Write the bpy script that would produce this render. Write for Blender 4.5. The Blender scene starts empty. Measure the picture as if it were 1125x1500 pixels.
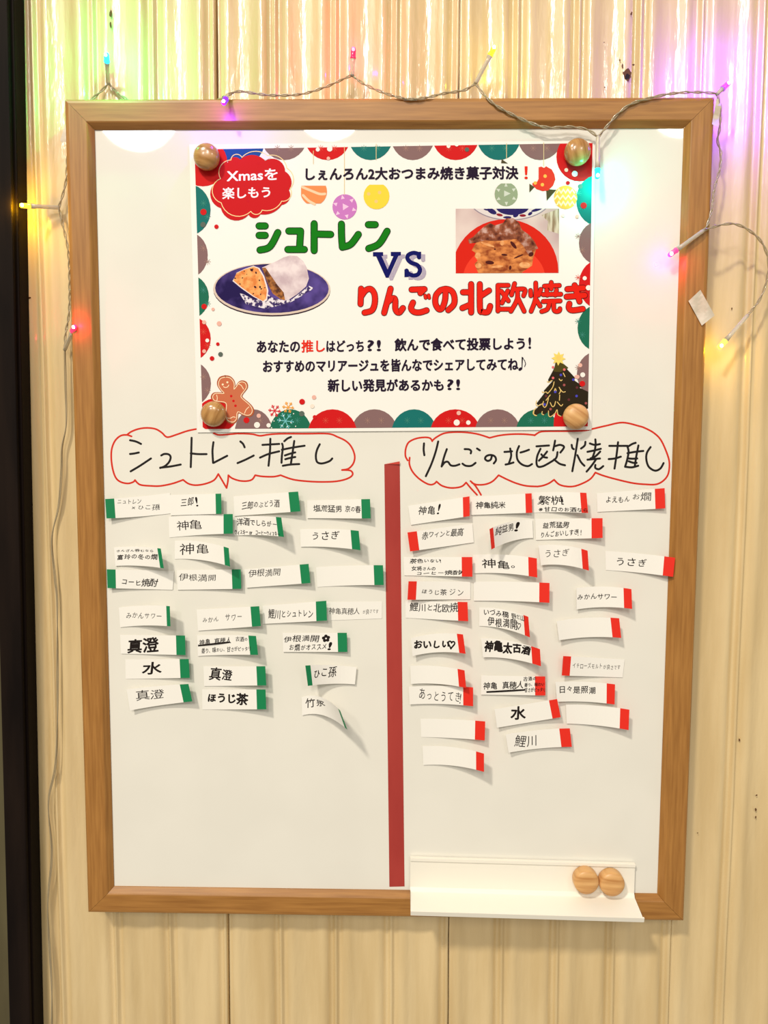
import bpy, math, random
from mathutils import Vector, Matrix, Euler
random.seed(7)
SC = bpy.context.scene
COL = SC.collection
PI = math.pi

# ---------------------------------------------------------------- camera
CAM_LOC = Vector((0.008696, -0.59005, 0.058855))
CAM_ROT = Euler((1.488891, -0.0040321, 0.0171727), 'XYZ')
FPX = 1127.0
cam_d = bpy.data.cameras.new('camera')
cam_d.sensor_fit = 'VERTICAL'
cam_d.sensor_height = 36.0
cam_d.lens = FPX / 1500.0 * 36.0
cam_d.clip_start = 0.01
cam = bpy.data.objects.new('camera', cam_d)
cam.location = CAM_LOC
cam.rotation_euler = CAM_ROT
COL.objects.link(cam)
SC.camera = cam
CM = CAM_ROT.to_matrix()

# ---------------------------------------------------------------- world, lamps, exposure
SC.view_settings.view_transform = 'Standard'
SC.view_settings.look = 'None'
SC.view_settings.gamma = 1.0
SC.view_settings.use_curve_mapping = False
SC.view_settings.exposure = -0.07
w = bpy.data.worlds.new('room_light')
w.use_nodes = True
w.node_tree.nodes['Background'].inputs[0].default_value = (0.92, 0.85, 0.72, 1)
w.node_tree.nodes['Background'].inputs[1].default_value = 0.42
SC.world = w


def disc_lamp(name, loc, size, power, col, target=(0, 0, 0)):
    d = bpy.data.lights.new(name, 'AREA')
    d.shape = 'DISK'
    d.size = size
    d.energy = power
    d.color = col
    o = bpy.data.objects.new(name, d)
    o.location = loc
    o.rotation_euler = (Vector(target) - Vector(loc)).to_track_quat('-Z', 'Y').to_euler()
    COL.objects.link(o)
    return o


disc_lamp('ceiling_lamp', (-1.45, -2.75, 3.00), 0.32, 122.0, (1.0, 0.90, 0.76))
disc_lamp('ceiling_lamp', (-1.34, -3.47, 1.80), 0.42, 18.0, (1.0, 0.93, 0.84))
disc_lamp('ceiling_lamp', (-0.35, -3.47, 1.83), 0.38, 14.0, (1.0, 0.93, 0.84))
disc_lamp('ceiling_lamp', (1.46, -3.47, 1.83), 0.36, 14.0, (1.0, 0.93, 0.84))
disc_lamp('ceiling_lamp', (-0.25, -3.30, 2.15), 0.50, 26.0, (1.0, 0.91, 0.78))

# ---------------------------------------------------------------- measuring: a point of the photograph put back on a plane y = const


def P(px, py, y=0.0):
    d = CM @ Vector(((px - 562.5) / FPX, (750.0 - py) / FPX, -1.0))
    t = (y - CAM_LOC.y) / d.y
    return CAM_LOC + d * t


YB = 0.005      # writing surface of the board
YW = 0.0240     # wall
# ---------------------------------------------------------------- materials


def lin(c):
    out = []
    for v in c[:3]:
        v = v / 255.0
        out.append(v / 12.92 if v <= 0.04045 else ((v + 0.055) / 1.055) ** 2.4)
    return (*out, 1.0)


MC = {}


def mat(name, rgb, rough=0.6, spec=0.5, coat=0.0, metal=0.0, trans=0.0, emit=None, es=0.0, alpha=1.0):
    key = (name, tuple(rgb), rough, spec, coat, metal, trans, emit, es, alpha)
    if key in MC:
        return MC[key]
    m = bpy.data.materials.new(name)
    m.use_nodes = True
    b = m.node_tree.nodes['Principled BSDF']
    b.inputs['Base Color'].default_value = lin(rgb)
    b.inputs['Roughness'].default_value = rough
    b.inputs['Specular IOR Level'].default_value = spec
    b.inputs['Coat Weight'].default_value = coat
    b.inputs['Coat Roughness'].default_value = 0.08
    b.inputs['Metallic'].default_value = metal
    b.inputs['Transmission Weight'].default_value = trans
    b.inputs['Alpha'].default_value = alpha
    if emit:
        b.inputs['Emission Color'].default_value = lin(emit)
        b.inputs['Emission Strength'].default_value = es
    MC[key] = m
    return m


def noisy(name, c1, c2, scale=(1, 1, 1), ns=5.0, detail=4.0, rough=0.5, lo=0.35, hi=0.65, bump=0.0, bscale=None,
          coat=0.0, spec=0.5, c3=None, bdist=0.001, kind='noise'):
    m = bpy.data.materials.new(name)
    m.use_nodes = True
    nt = m.node_tree
    N, L = nt.nodes, nt.links
    b = N['Principled BSDF']
    tc = N.new('ShaderNodeTexCoord')
    mp = N.new('ShaderNodeMapping')
    mp.inputs['Scale'].default_value = scale
    L.new(tc.outputs['Object'], mp.inputs['Vector'])
    if kind == 'wave':
        n = N.new('ShaderNodeTexWave')
        n.inputs['Distortion'].default_value = 2.5
        n.inputs['Detail'].default_value = detail
    else:
        n = N.new('ShaderNodeTexNoise')
        n.inputs['Detail'].default_value = detail
    n.inputs['Scale'].default_value = ns
    L.new(mp.outputs[0], n.inputs['Vector'])
    cr = N.new('ShaderNodeValToRGB')
    cr.color_ramp.elements[0].position = lo
    cr.color_ramp.elements[1].position = hi
    cr.color_ramp.elements[0].color = lin(c1)
    cr.color_ramp.elements[1].color = lin(c2)
    if c3:
        e = cr.color_ramp.elements.new((lo + hi) / 2)
        e.color = lin(c3)
    L.new(n.outputs[0], cr.inputs[0])
    L.new(cr.outputs[0], b.inputs['Base Color'])
    b.inputs['Roughness'].default_value = rough
    b.inputs['Specular IOR Level'].default_value = spec
    b.inputs['Coat Weight'].default_value = coat
    b.inputs['Coat Roughness'].default_value = 0.1
    if bump:
        n2 = N.new('ShaderNodeTexNoise')
        n2.inputs['Scale'].default_value = 1.0
        n2.inputs['Detail'].default_value = 3.0
        mp2 = N.new('ShaderNodeMapping')
        mp2.inputs['Scale'].default_value = bscale or scale
        L.new(tc.outputs['Object'], mp2.inputs['Vector'])
        L.new(mp2.outputs[0], n2.inputs['Vector'])
        bp = N.new('ShaderNodeBump')
        bp.inputs['Strength'].default_value = bump
        bp.inputs['Distance'].default_value = bdist
        L.new(n2.outputs[0], bp.inputs['Height'])
        L.new(bp.outputs[0], b.inputs['Normal'])
        if coat:
            L.new(bp.outputs[0], b.inputs['Coat Normal'])
    return m


M_WALL = noisy('cream_gloss_paint', (210, 184, 134), (226, 202, 154), (60, 60, 6), 1.0, 5, rough=0.28,
               bump=0.6, bscale=(230, 230, 45), coat=0.7, bdist=0.0007)
M_JOINT = mat('dark_joint', (52, 38, 24), 0.9)  # dark brown of the board behind the plank gaps
M_WOOD_V = noisy('beech_veneer_upright', (146, 97, 40), (176, 124, 60), (420, 420, 22), 1.0, 6, rough=0.42, lo=0.3,
                 hi=0.7, bump=0.15, bscale=(900, 900, 40), bdist=0.0002)
M_WOOD_H = noisy('beech_veneer_level', (146, 97, 40), (176, 124, 60), (22, 420, 420), 1.0, 6, rough=0.42, lo=0.3,
                 hi=0.7, bump=0.15, bscale=(40, 900, 900), bdist=0.0002)
M_KNOB = noisy('varnished_wood', (150, 104, 48), (200, 156, 96), (60, 60, 300), 1.0, 5, rough=0.25, lo=0.3, hi=0.7,
               coat=0.4, c3=(182, 134, 76))
M_KNOB2 = noisy('pale_wood', (188, 132, 74), (226, 178, 118), (30, 30, 330), 1.0, 5, rough=0.4, lo=0.3, hi=0.7,
                c3=(214, 164, 104))
M_BOARD = noisy('white_enamel', (230, 228, 219), (233, 231, 222), (20, 20, 20), 1.0, 2, rough=0.025,
                bump=0.0, bscale=(14, 14, 14), bdist=0.002, spec=0.5)
M_PAPER = mat('slip_paper', (240, 238, 232), 0.75, 0.2)
M_POSTER = mat('poster_paper', (240, 239, 234), 0.45, 0.15)
M_TRAY = mat('white_plastic', (240, 236, 224), 0.35)
M_TRAY2 = mat('white_plastic_edge', (246, 244, 238), 0.3)
M_GREEN = mat('green_tip', (14, 128, 78), 0.6, 0.3)
M_RED = mat('red_tip', (228, 42, 26), 0.6, 0.3)
M_DIV = noisy('red_tape', (164, 52, 46), (176, 62, 54), (40, 40, 12), 1.0, 3, rough=0.32)
M_INK = mat('black_ink', (28, 20, 18), 0.7, 0.2)
M_MARK = mat('black_marker', (18, 12, 12), 0.45, 0.3)
M_MARKR = mat('red_marker', (210, 44, 22), 0.45, 0.3)
M_DARK = noisy('dark_stained_wood', (12, 5, 4), (20, 10, 7), (200, 200, 10), 1.0, 5, rough=0.6, spec=0.08)
M_DARK2 = noisy('dark_panel', (16, 10, 8), (30, 21, 16), (60, 60, 8), 1.0, 5, rough=0.6, spec=0.08)
M_WIRE = mat('clear_wire', (196, 182, 150), 0.16, 0.9, trans=0.45)
M_SLEEVE = mat('clear_sleeve', (232, 226, 210), 0.2, 0.8, trans=0.55)
M_TAPE = noisy('matte_clear_tape', (196, 182, 160), (222, 212, 196), (80, 80, 80), 1.0, 3, rough=0.28, bump=0.5,
               bscale=(160, 160, 160), bdist=0.001)

# ---------------------------------------------------------------- object helpers


def mesh_obj(name, verts, faces, m, parent=None, smooth=False, idx=None):
    me = bpy.data.meshes.new(name)
    me.from_pydata([tuple(v) for v in verts], [], faces)
    for q in (m if isinstance(m, (list, tuple)) else [m]):
        me.materials.append(q)
    if idx:
        me.polygons.foreach_set('material_index', idx)
    if smooth:
        me.polygons.foreach_set('use_smooth', [True] * len(me.polygons))
    me.update()
    o = bpy.data.objects.new(name, me)
    COL.objects.link(o)
    if parent:
        o.parent = parent
        o.matrix_parent_inverse = Matrix.Translation(-parent.location)
    return o


def tag(o, label=None, cat=None, group=None, kind=None):
    if label: o['label'] = label
    if cat: o['category'] = cat
    if group: o['group'] = group
    if kind: o['kind'] = kind
    return o


def thing(name, label, cat, loc, group=None, kind=None):
    o = bpy.data.objects.new(name, None)
    o.empty_display_size = 0.02
    o.location = loc
    COL.objects.link(o)
    return tag(o, label, cat, group, kind)


def box_vf(x0, x1, y0, y1, z0, z1):
    v = [(x0, y0, z0), (x1, y0, z0), (x1, y1, z0), (x0, y1, z0), (x0, y0, z1), (x1, y0, z1), (x1, y1, z1), (x0, y1, z1)]
    f = [(0, 3, 2, 1), (4, 5, 6, 7), (0, 1, 5, 4), (1, 2, 6, 5), (2, 3, 7, 6), (3, 0, 4, 7)]
    return v, f


def bevel(o, wd=0.0005, seg=2):
    b = o.modifiers.new('bevel', 'BEVEL')
    b.width = wd
    b.segments = seg
    b.limit_method = 'ANGLE'
    return o


def smoothpath(pts, n=6):
    if len(pts) < 3:
        return [tuple(p) for p in pts]
    out = []
    D = len(pts[0])
    for i in range(len(pts) - 1):
        p0 = pts[max(i - 1, 0)]; p1 = pts[i]; p2 = pts[i + 1]; p3 = pts[min(i + 2, len(pts) - 1)]
        for k in range(n):
            t = k / n
            out.append(tuple(0.5 * ((2 * p1[d]) + (-p0[d] + p2[d]) * t + (2 * p0[d] - 5 * p1[d] + 4 * p2[d] - p3[d]) * t * t
                                    + (-p0[d] + 3 * p1[d] - 3 * p2[d] + p3[d]) * t ** 3) for d in range(D)))
    out.append(tuple(pts[-1]))
    return out


def ribbon(pts, wd, smooth=True, taper=False):
    """2-D stroke with round ends as one polygon outline of quads; pts in picture units."""
    q = smoothpath(pts) if smooth else [tuple(p) for p in pts]
    n = len(q)
    L, R = [], []
    for i in range(n):
        a = q[max(i - 1, 0)]; b = q[min(i + 1, n - 1)]
        dx, dy = b[0] - a[0], b[1] - a[1]
        l = math.hypot(dx, dy) or 1
        nx, ny = -dy / l, dx / l
        h = wd / 2
        if not smooth and 0 < i < n - 1:
            a1 = math.atan2(q[i][1] - a[1], q[i][0] - a[0]); a2 = math.atan2(b[1] - q[i][1], b[0] - q[i][0])
            h = h / max(0.5, abs(math.cos((a2 - a1) / 2)))
        L.append((q[i][0] + nx * h, q[i][1] + ny * h))
        R.append((q[i][0] - nx * h, q[i][1] - ny * h))
    v = L + R
    f = [(i, i + 1, n + i + 1, n + i) for i in range(n - 1)]
    for end in (0, n - 1):
        c = q[end]
        o = L[end]
        a0 = math.atan2(o[1] - c[1], o[0] - c[0])
        sgn = 1 if end == 0 else -1
        ids = [end]
        for k in range(1, 6):
            a = a0 + sgn * PI * k / 6
            ids.append(len(v))
            v.append((c[0] + wd / 2 * math.cos(a), c[1] + wd / 2 * math.sin(a)))
        ids.append(n + end)
        f.append(tuple(ids))
    return v, f


def clip_poly(poly, quad):
    out = list(poly)
    m = len(quad)
    for i in range(m):
        a, b = quad[i], quad[(i + 1) % m]
        def side(p): return (b[0] - a[0]) * (p[1] - a[1]) - (b[1] - a[1]) * (p[0] - a[0])
        inp, out = out, []
        for j in range(len(inp)):
            p, q = inp[j], inp[(j + 1) % len(inp)]
            sp, sq = side(p), side(q)
            if sp >= 0: out.append(p)
            if (sp >= 0) != (sq >= 0):
                t = sp / (sp - sq)
                out.append((p[0] + (q[0] - p[0]) * t, p[1] + (q[1] - p[1]) * t))
        if not out: return []
    return out


TXT = {}


def glyphs(body):
    k = body
    if k in TXT: return TXT[k]
    c = bpy.data.curves.new('t', 'FONT')
    c.body = body
    c.resolution_u = 3
    o = bpy.data.objects.new('t', c)
    COL.objects.link(o)
    bpy.context.view_layer.update()
    me = bpy.data.meshes.new_from_object(o.evaluated_get(bpy.context.evaluated_depsgraph_get()))
    v = [(p.co.x, p.co.y) for p in me.vertices]
    f = [tuple(p.vertices) for p in me.polygons]
    bpy.data.objects.remove(o); bpy.data.meshes.remove(me); bpy.data.curves.remove(c)
    TXT[k] = (v, f)
    return TXT[k]


def ring(r_, n=8):
    """shifts that thicken lettering: the same glyph laid n times round a small circle"""
    return [(0, 0)] + [(r_ * math.cos(2 * PI * i / n), r_ * math.sin(2 * PI * i / n)) for i in range(n)] if r_ > 0 else [(0, 0)]


def unit(v, f):
    xs = [p[0] for p in v]; ys = [p[1] for p in v]
    x0, x1, y0, y1 = min(xs), max(xs), min(ys), max(ys)
    return [((p[0] - x0) / max(1e-6, x1 - x0), (p[1] - y0) / max(1e-6, y1 - y0)) for p in v], f


def hand(body, rnd):
    """handwriting: each character a little turned, sized and shifted"""
    V, F = [], []
    x = 0.0
    for ch in body:
        if ch == ' ':
            x += 0.6
            continue
        kana = ord(ch) < 0x3100 and ord(ch) > 0x3000
        small = 0.80 if kana else 1.0
        adv = 0.84 if kana else (0.98 if ord(ch) > 0x3000 else 0.5)
        v, f = glyphs(ch)
        a = rnd.uniform(-0.10, 0.14)
        s = small * rnd.uniform(0.88, 1.08)
        sh = rnd.uniform(0.0, 0.16)
        dy = rnd.uniform(-0.07, 0.07)
        b = len(V)
        for (px, py) in v:
            px -= 0.5; py -= 0.36
            px += py * sh
            qx = (px * math.cos(a) - py * math.sin(a)) * s
            qy = (px * math.sin(a) + py * math.cos(a)) * s
            V.append((x + adv / 2 + qx, qy + dy + 0.36))
        F += [tuple(b + i for i in g) for g in f]
        x += adv
    return unit(V, F)


class Art:
    """flat print or ink: shapes given in measured coordinates, laid on a plane in front of a surface"""

    def __init__(s, base, y0, step=1.0e-6):
        s.V, s.F, s.I, s.M = [], [], [], []
        s.y = y0 - 0.00004 - base * 0.25
        s.step = step
        s.k = 0

    def add(s, v2, f, m):
        if not v2: return
        if m not in s.M: s.M.append(m)
        mi = s.M.index(m)
        b = len(s.V)
        yy = s.y - s.k * s.step
        s.k += 1
        s.V += [P(p[0], p[1], yy) for p in v2]
        for g in f:
            s.F.append(tuple(b + i for i in g)); s.I.append(mi)

    def poly(s, pts, m, clip=None):
        if clip: pts = clip_poly(pts, clip)
        if len(pts) > 2: s.add(pts, [tuple(range(len(pts)))], m)

    def ell(s, cx, cy, rx, ry, m, clip=None, a=0.0, n=28):
        ca, sa = math.cos(a), math.sin(a)
        s.poly([(cx + rx * math.cos(t) * ca - ry * math.sin(t) * sa, cy + rx * math.cos(t) * sa + ry * math.sin(t) * ca)
                for t in [2 * PI * i / n for i in range(n)]], m, clip)

    def stroke(s, pts, wd, m, smooth=True):
        v, f = ribbon(pts, wd, smooth)
        s.add(v, f, m)

    def text(s, body, x0, x1, tl, bl, tr, br, m, off=0.0):
        v, f = unit(*glyphs(body))
        r_ = off * 0.75 * (bl - tl)
        x0 += r_; x1 -= r_; tl += r_; tr += r_; bl -= r_; br -= r_
        for (ox, oy) in ring(r_):
            out = []
            for (u, t) in v:
                yt = tl + (tr - tl) * u; yb = bl + (br - bl) * u
                out.append((x0 + (x1 - x0) * u + ox, yb + (yt - yb) * t + oy))
            s.add(out, f, m)

    def build(s, name, parent):
        return mesh_obj(name, s.V, s.F, s.M, parent, idx=s.I)


def zt(pts, ox, oy, sc):
    return [(ox + p[0] / sc, oy + p[1] / sc) for p in pts]


# ================================================================ WALL: fluted boards, each a plank of its own
wall = thing('wall_back', None, None, (0, YW, 0), kind='structure')
UNIT = (P(983, 1400, YW).x - P(657, 1400, YW).x) / 4
SEAM0 = P(657, 1400, YW).x      # a board joint


def prof(t):
    """relief of one flute, t in 0..1 across (metres towards the room)"""
    g = lambda c, w_: math.exp(-((t - c) / w_) ** 2)
    h = 0.0019 * g(0.955, 0.034) - 0.0022 * g(0.875, 0.055) - 0.0014 * g(0.03, 0.05)
    h += 0.0013 * g(0.17, 0.09) + 0.0015 * g(0.72, 0.10) - 0.0012 * g(0.45, 0.17)
    return h


ZT, ZB = 0.75, -0.75
for k in range(-2, 4):
    r = random.Random(100 + k)
    nu = 4
    V, F = [], []
    NX, NZ = 44, 26
    x_start = SEAM0 + k * nu * UNIT
    gap = 0.0006
    cols = []
    for i in range(nu):
        for j in range(NX):
            cols.append((i + j / NX, j / NX))
    cols.append((nu, 1.0))
    dep = r.uniform(-0.0006, 0.0006)
    for (u, t) in cols:
        for q in range(NZ + 1):
            z = ZB + (ZT - ZB) * q / NZ
            x = x_start + u * UNIT
            wob = 0.0004 * math.sin(z * 9 + k * 2.1) + 0.0003 * math.sin(z * 23 + k)
            x += wob
            edge = 0.0
            if u < 0.02: x += gap + 0.0002 * math.sin(z * 140 + k)
            if u > nu - 0.02: x -= gap + 0.0003 * math.sin(z * 170 + k * 3)
            V.append((x, YW - prof(t if u < nu else 0.999) - dep - edge, z))
    C = NZ + 1
    keep = [i for i in range(len(cols)) if V[i * C][0] > -0.303]      # the dark post covers the rest
    V = [p for i in keep for p in V[i * C:(i + 1) * C]]
    cols = [cols[i] for i in keep]
    nc = len(cols)
    for i in range(nc - 1):
        for q in range(NZ):
            F.append((i * C + q, (i + 1) * C + q, (i + 1) * C + q + 1, i * C + q + 1))
    b0 = len(V)
    for (u, side) in ((0, 0), (nu, nc - 1)):      # returns into the joint
        for q in range(NZ + 1):
            v = V[side * C + q]
            V.append((v[0], YW + 0.012, v[2]))
    for q in range(NZ):
        F.append((b0 + q, q, q + 1, b0 + q + 1))
        F.append(((nc - 1) * C + q, b0 + C + q, b0 + C + q + 1, (nc - 1) * C + q + 1))
    mesh_obj('plank', V, F, M_WALL, wall, smooth=False)
    me = bpy.data.meshes[-1]
for o in wall.children:
    o.data.polygons.foreach_set('use_smooth', [True] * len(o.data.polygons))
v, f = box_vf(-0.303, 1.0, YW + 0.010, YW + 0.03, ZB, ZT)
mesh_obj('backing_board', v, f, M_JOINT, wall)

# nail hole and chips in the paint
hole = Art(0.0, YW - 0.0012)
rr = random.Random(4)


def blob(cx, cy, rx, ry, n=14, j=0.35):
    return [(cx + rx * (1 + rr.uniform(-j, j)) * math.cos(2 * PI * i / n), cy + ry * (1 + rr.uniform(-j, j)) * math.sin(2 * PI * i / n))
            for i in range(n)]


M_HOLE = mat('bare_brown_wood', (96, 62, 30), 0.9)
M_HOLE2 = mat('hole_black', (24, 14, 8), 0.9)
hole.poly(blob(919, 110, 6.5, 8.5), M_HOLE)
hole.poly(blob(919, 112, 3.4, 4.2), M_HOLE2)
for (x, y, a, b) in ((908, 88, 1.0, 2.0), (912, 96, 1.2, 3.5), (928, 95, 1.8, 2.0), (925, 20, 1.5, 2.5), (886, 128, 1, 1), (885, 62, .8, .8),
                     (42, 436, 3.2, 1.8), (162, 20, 1.8, 6), (162, 36, 1.4, 5), (1083, 1084, 1.2, 2.4), (1072, 452, .9, 1.6),
                     (1022, 1220, .9, .9), (1108, 1165, 1.5, 1.2), (1107, 1186, 1.4, 2), (1107, 1197, 1.0, 2)):
    hole.poly(blob(x, y, a, b, 9), M_HOLE)
o = hole.build('chipped_paint', wall)

# ================================================================ dark post and panel at the left edge
post = thing('trim_1', None, None, (P(30, 750, 0.004).x, 0.01, -0.2), kind='structure')


def slab(name, tl, tr, bl, br, y0, y1, m, parent):
    """upright member between four measured corners on the plane y0, going back to y1"""
    a, b, c, d = P(*tl, y0), P(*tr, y0), P(*br, y0), P(*bl, y0)
    def ext(p, q, k): return p + (p - q) * k
    A0, B0, C0, D0 = ext(a, d, .15), ext(b, c, .15), ext(c, b, .15), ext(d, a, .15)
    V = [A0, B0, C0, D0] + [Vector((p.x, y1, p.z)) for p in (A0, B0, C0, D0)]
    F = [(0, 3, 2, 1), (4, 5, 6, 7), (0, 1, 5, 4), (1, 2, 6, 5), (2, 3, 7, 6), (3, 0, 4, 7)]
    return mesh_obj(name, V, F, m, parent)


bevel(slab('post', (-26, 0), (11, 0), (13.5, 1500), (44, 1500), 0.004, YW + 0.012, M_DARK2, post), 0.0012, 3)
bevel(slab('post_bead', (10, 0), (20, 0), (43, 1500), (50, 1500), 0.008, YW + 0.010, M_DARK, post), 0.0010, 3)
doorway = thing('doorway_1', None, None, (-0.6, 0.25, -0.2), kind='structure')  # flat olive panel standing in for the open room beyond the post
v, f = box_vf(-1.3, P(0, 750, 0.26).x + 0.12, 0.26, 0.30, ZB, ZT)
mesh_obj('far_wall_panel', v, f, noisy('olive_panel', (74, 66, 40), (96, 88, 58), (20, 20, 4), 1.0, 3, rough=0.6), doorway)

# ================================================================ WHITEBOARD
W2, H2 = 0.240, 0.3168
board = thing('whiteboard', 'large white board with a light beech frame hung on the cream fluted wall', 'whiteboard', (0, YW, -H2))
v, f = box_vf(-W2 + 0.012, W2 - 0.012, YB, 0.0165, -H2 + 0.012, H2 - 0.012)
mesh_obj('writing_surface', v, f, M_BOARD, board)
# frame profile: (distance from the outer edge inward, y)
FP = [(0.0, 0.0165), (0.0, 0.0018), (0.0012, 0.0004), (0.0030, 0.0), (0.0160, 0.0), (0.0168, 0.0004), (0.0205, 0.0042), (0.0205, YB + 0.001)]
for side in range(4):
    ends = []
    cs = [(-W2, H2), (W2, H2), (W2, -H2), (-W2, -H2)]
    a, b = cs[side], cs[(side + 1) % 4]
    V = []
    for c in (a, b):
        sx, sz = (-1 if c[0] > 0 else 1), (-1 if c[1] > 0 else 1)
        for (d, y) in FP:
            V.append((c[0] + sx * d, y, c[1] + sz * d))
    n = len(FP)
    # a hair of a mitre joint
    dx, dz = (b[0] - a[0]), (b[1] - a[1])
    l = math.hypot(dx, dz)
    g = 0.00012
    V = [(p[0] + (dx / l * g if i < n else -dx / l * g), p[1], p[2] + (dz / l * g if i < n else -dz / l * g)) for i, p in enumerate(V)]
    F = [(i, i + 1, n + i + 1, n + i) for i in range(n - 1)] + [tuple(range(n)), tuple(range(2 * n - 1, n - 1, -1)), (0, n, 2 * n - 1, n - 1)]
    F = [tuple(reversed(q)) for q in F]
    mesh_obj('frame_rail', V, F, M_WOOD_H if side in (0, 2) else M_WOOD_V, board)

# marker writing on the board
A = Art(0.00003, YB)
S5 = 5.625
BL = [
    (150, [[(228, 112), (275, 122), (318, 142)], [(228, 225), (262, 221), (300, 213)], [(233, 368), (310, 322), (400, 262)],
           [(485, 237), (510, 225), (545, 228), (562, 250), (550, 290), (515, 325), (476, 340)], [(476, 338), (560, 328), (645, 312)],
           [(735, 92), (732, 210), (728, 333)], [(728, 220), (790, 226), (858, 226)],
           [(915, 128), (907, 200), (912, 298)], [(916, 298), (970, 270), (1028, 240)]]),
    (340, [[(68, 122), (90, 142), (103, 170)], [(45, 300), (110, 272), (178, 238)],
           [(250, 150), (320, 146), (388, 142)], [(315, 100), (312, 200), (300, 322)], [(230, 255), (300, 225), (388, 203)],
           [(485, 85), (456, 98), (430, 120)], [(412, 140), (418, 170), (410, 240), (407, 297)], [(410, 190), (500, 172), (597, 157)],
           [(512, 118), (500, 200), (485, 300)], [(435, 237), (480, 222), (520, 212)], [(438, 268), (480, 257), (520, 250)],
           [(418, 322), (480, 312), (553, 308)],
           [(722, 145), (700, 190), (690, 240), (700, 290), (740, 303), (800, 285), (825, 262)]]),
    (590, [[(175, 138), (172, 190), (178, 235)], [(292, 122), (270, 210), (235, 310), (190, 408)],
           [(363, 185), (340, 250), (320, 328)], [(320, 328), (345, 295), (372, 290), (395, 318), (430, 322), (467, 310)],
           [(510, 185), (545, 187), (563, 200), (560, 220)], [(492, 305), (520, 322), (565, 322), (600, 298)], [(612, 180), (635, 195)],
           [(735, 235), (725, 270), (700, 282), (678, 265), (690, 242), (725, 233), (758, 245), (768, 275), (750, 303)],
           [(838, 208), (868, 206), (900, 203)], [(885, 180), (893, 240), (875, 300)], [(847, 312), (880, 305), (912, 295)],
           [(958, 160), (940, 210), (945, 270), (980, 310), (1030, 325), (1065, 308)], [(970, 213), (1005, 203), (1040, 190)]]),
    (785, [[(5, 162), (60, 158), (108, 155)], [(38, 182), (12, 240), (5, 300), (20, 330), (60, 325), (108, 300)],
           [(45, 228), (65, 250), (92, 255)], [(92, 205), (60, 245), (25, 280)], [(158, 115), (150, 160), (142, 195)],
           [(160, 160), (200, 150), (232, 168), (202, 213)], [(178, 210), (165, 260), (108, 300)], [(150, 270), (195, 305), (240, 318)],
           [(295, 150), (300, 175), (312, 185)], [(345, 100), (325, 230), (300, 367)], [(408, 125), (402, 155), (372, 180)],
           [(342, 235), (370, 290), (400, 322)],
           [(490, 105), (492, 150), (482, 210), (465, 258)], [(445, 138), (485, 150), (528, 143)], [(425, 207), (480, 196), (535, 182)],
           [(530, 205), (490, 245), (450, 262)], [(425, 272), (528, 262)], [(495, 270), (460, 320), (418, 370)],
           [(490, 315), (490, 340), (520, 350), (555, 325)],
           [(605, 158), (680, 158), (755, 158)], [(677, 128), (665, 230), (648, 345)], [(600, 267), (650, 262), (700, 247)],
           [(822, 133), (795, 142), (765, 160)], [(755, 165), (764, 210), (750, 280), (735, 330)], [(755, 218), (820, 207), (885, 200)],
           [(845, 155), (828, 240), (815, 325)], [(765, 262), (800, 264), (835, 262)], [(765, 285), (800, 297), (830, 298)],
           [(735, 330), (790, 335), (843, 322)],
           [(945, 168), (915, 215), (910, 270), (930, 330), (980, 362), (1025, 345), (1052, 300)]]),
]
for ox, sts in BL:
    for s in sts:
        A.stroke(zt(s, ox, 625, S5), 3.1, M_MARK)
    if ox in (340, 785):
        tag(A.build('marker_writing', board), 'black marker writing in Japanese')
        A = Art(0.00003, YB)
A = Art(0.00002, YB)
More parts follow.
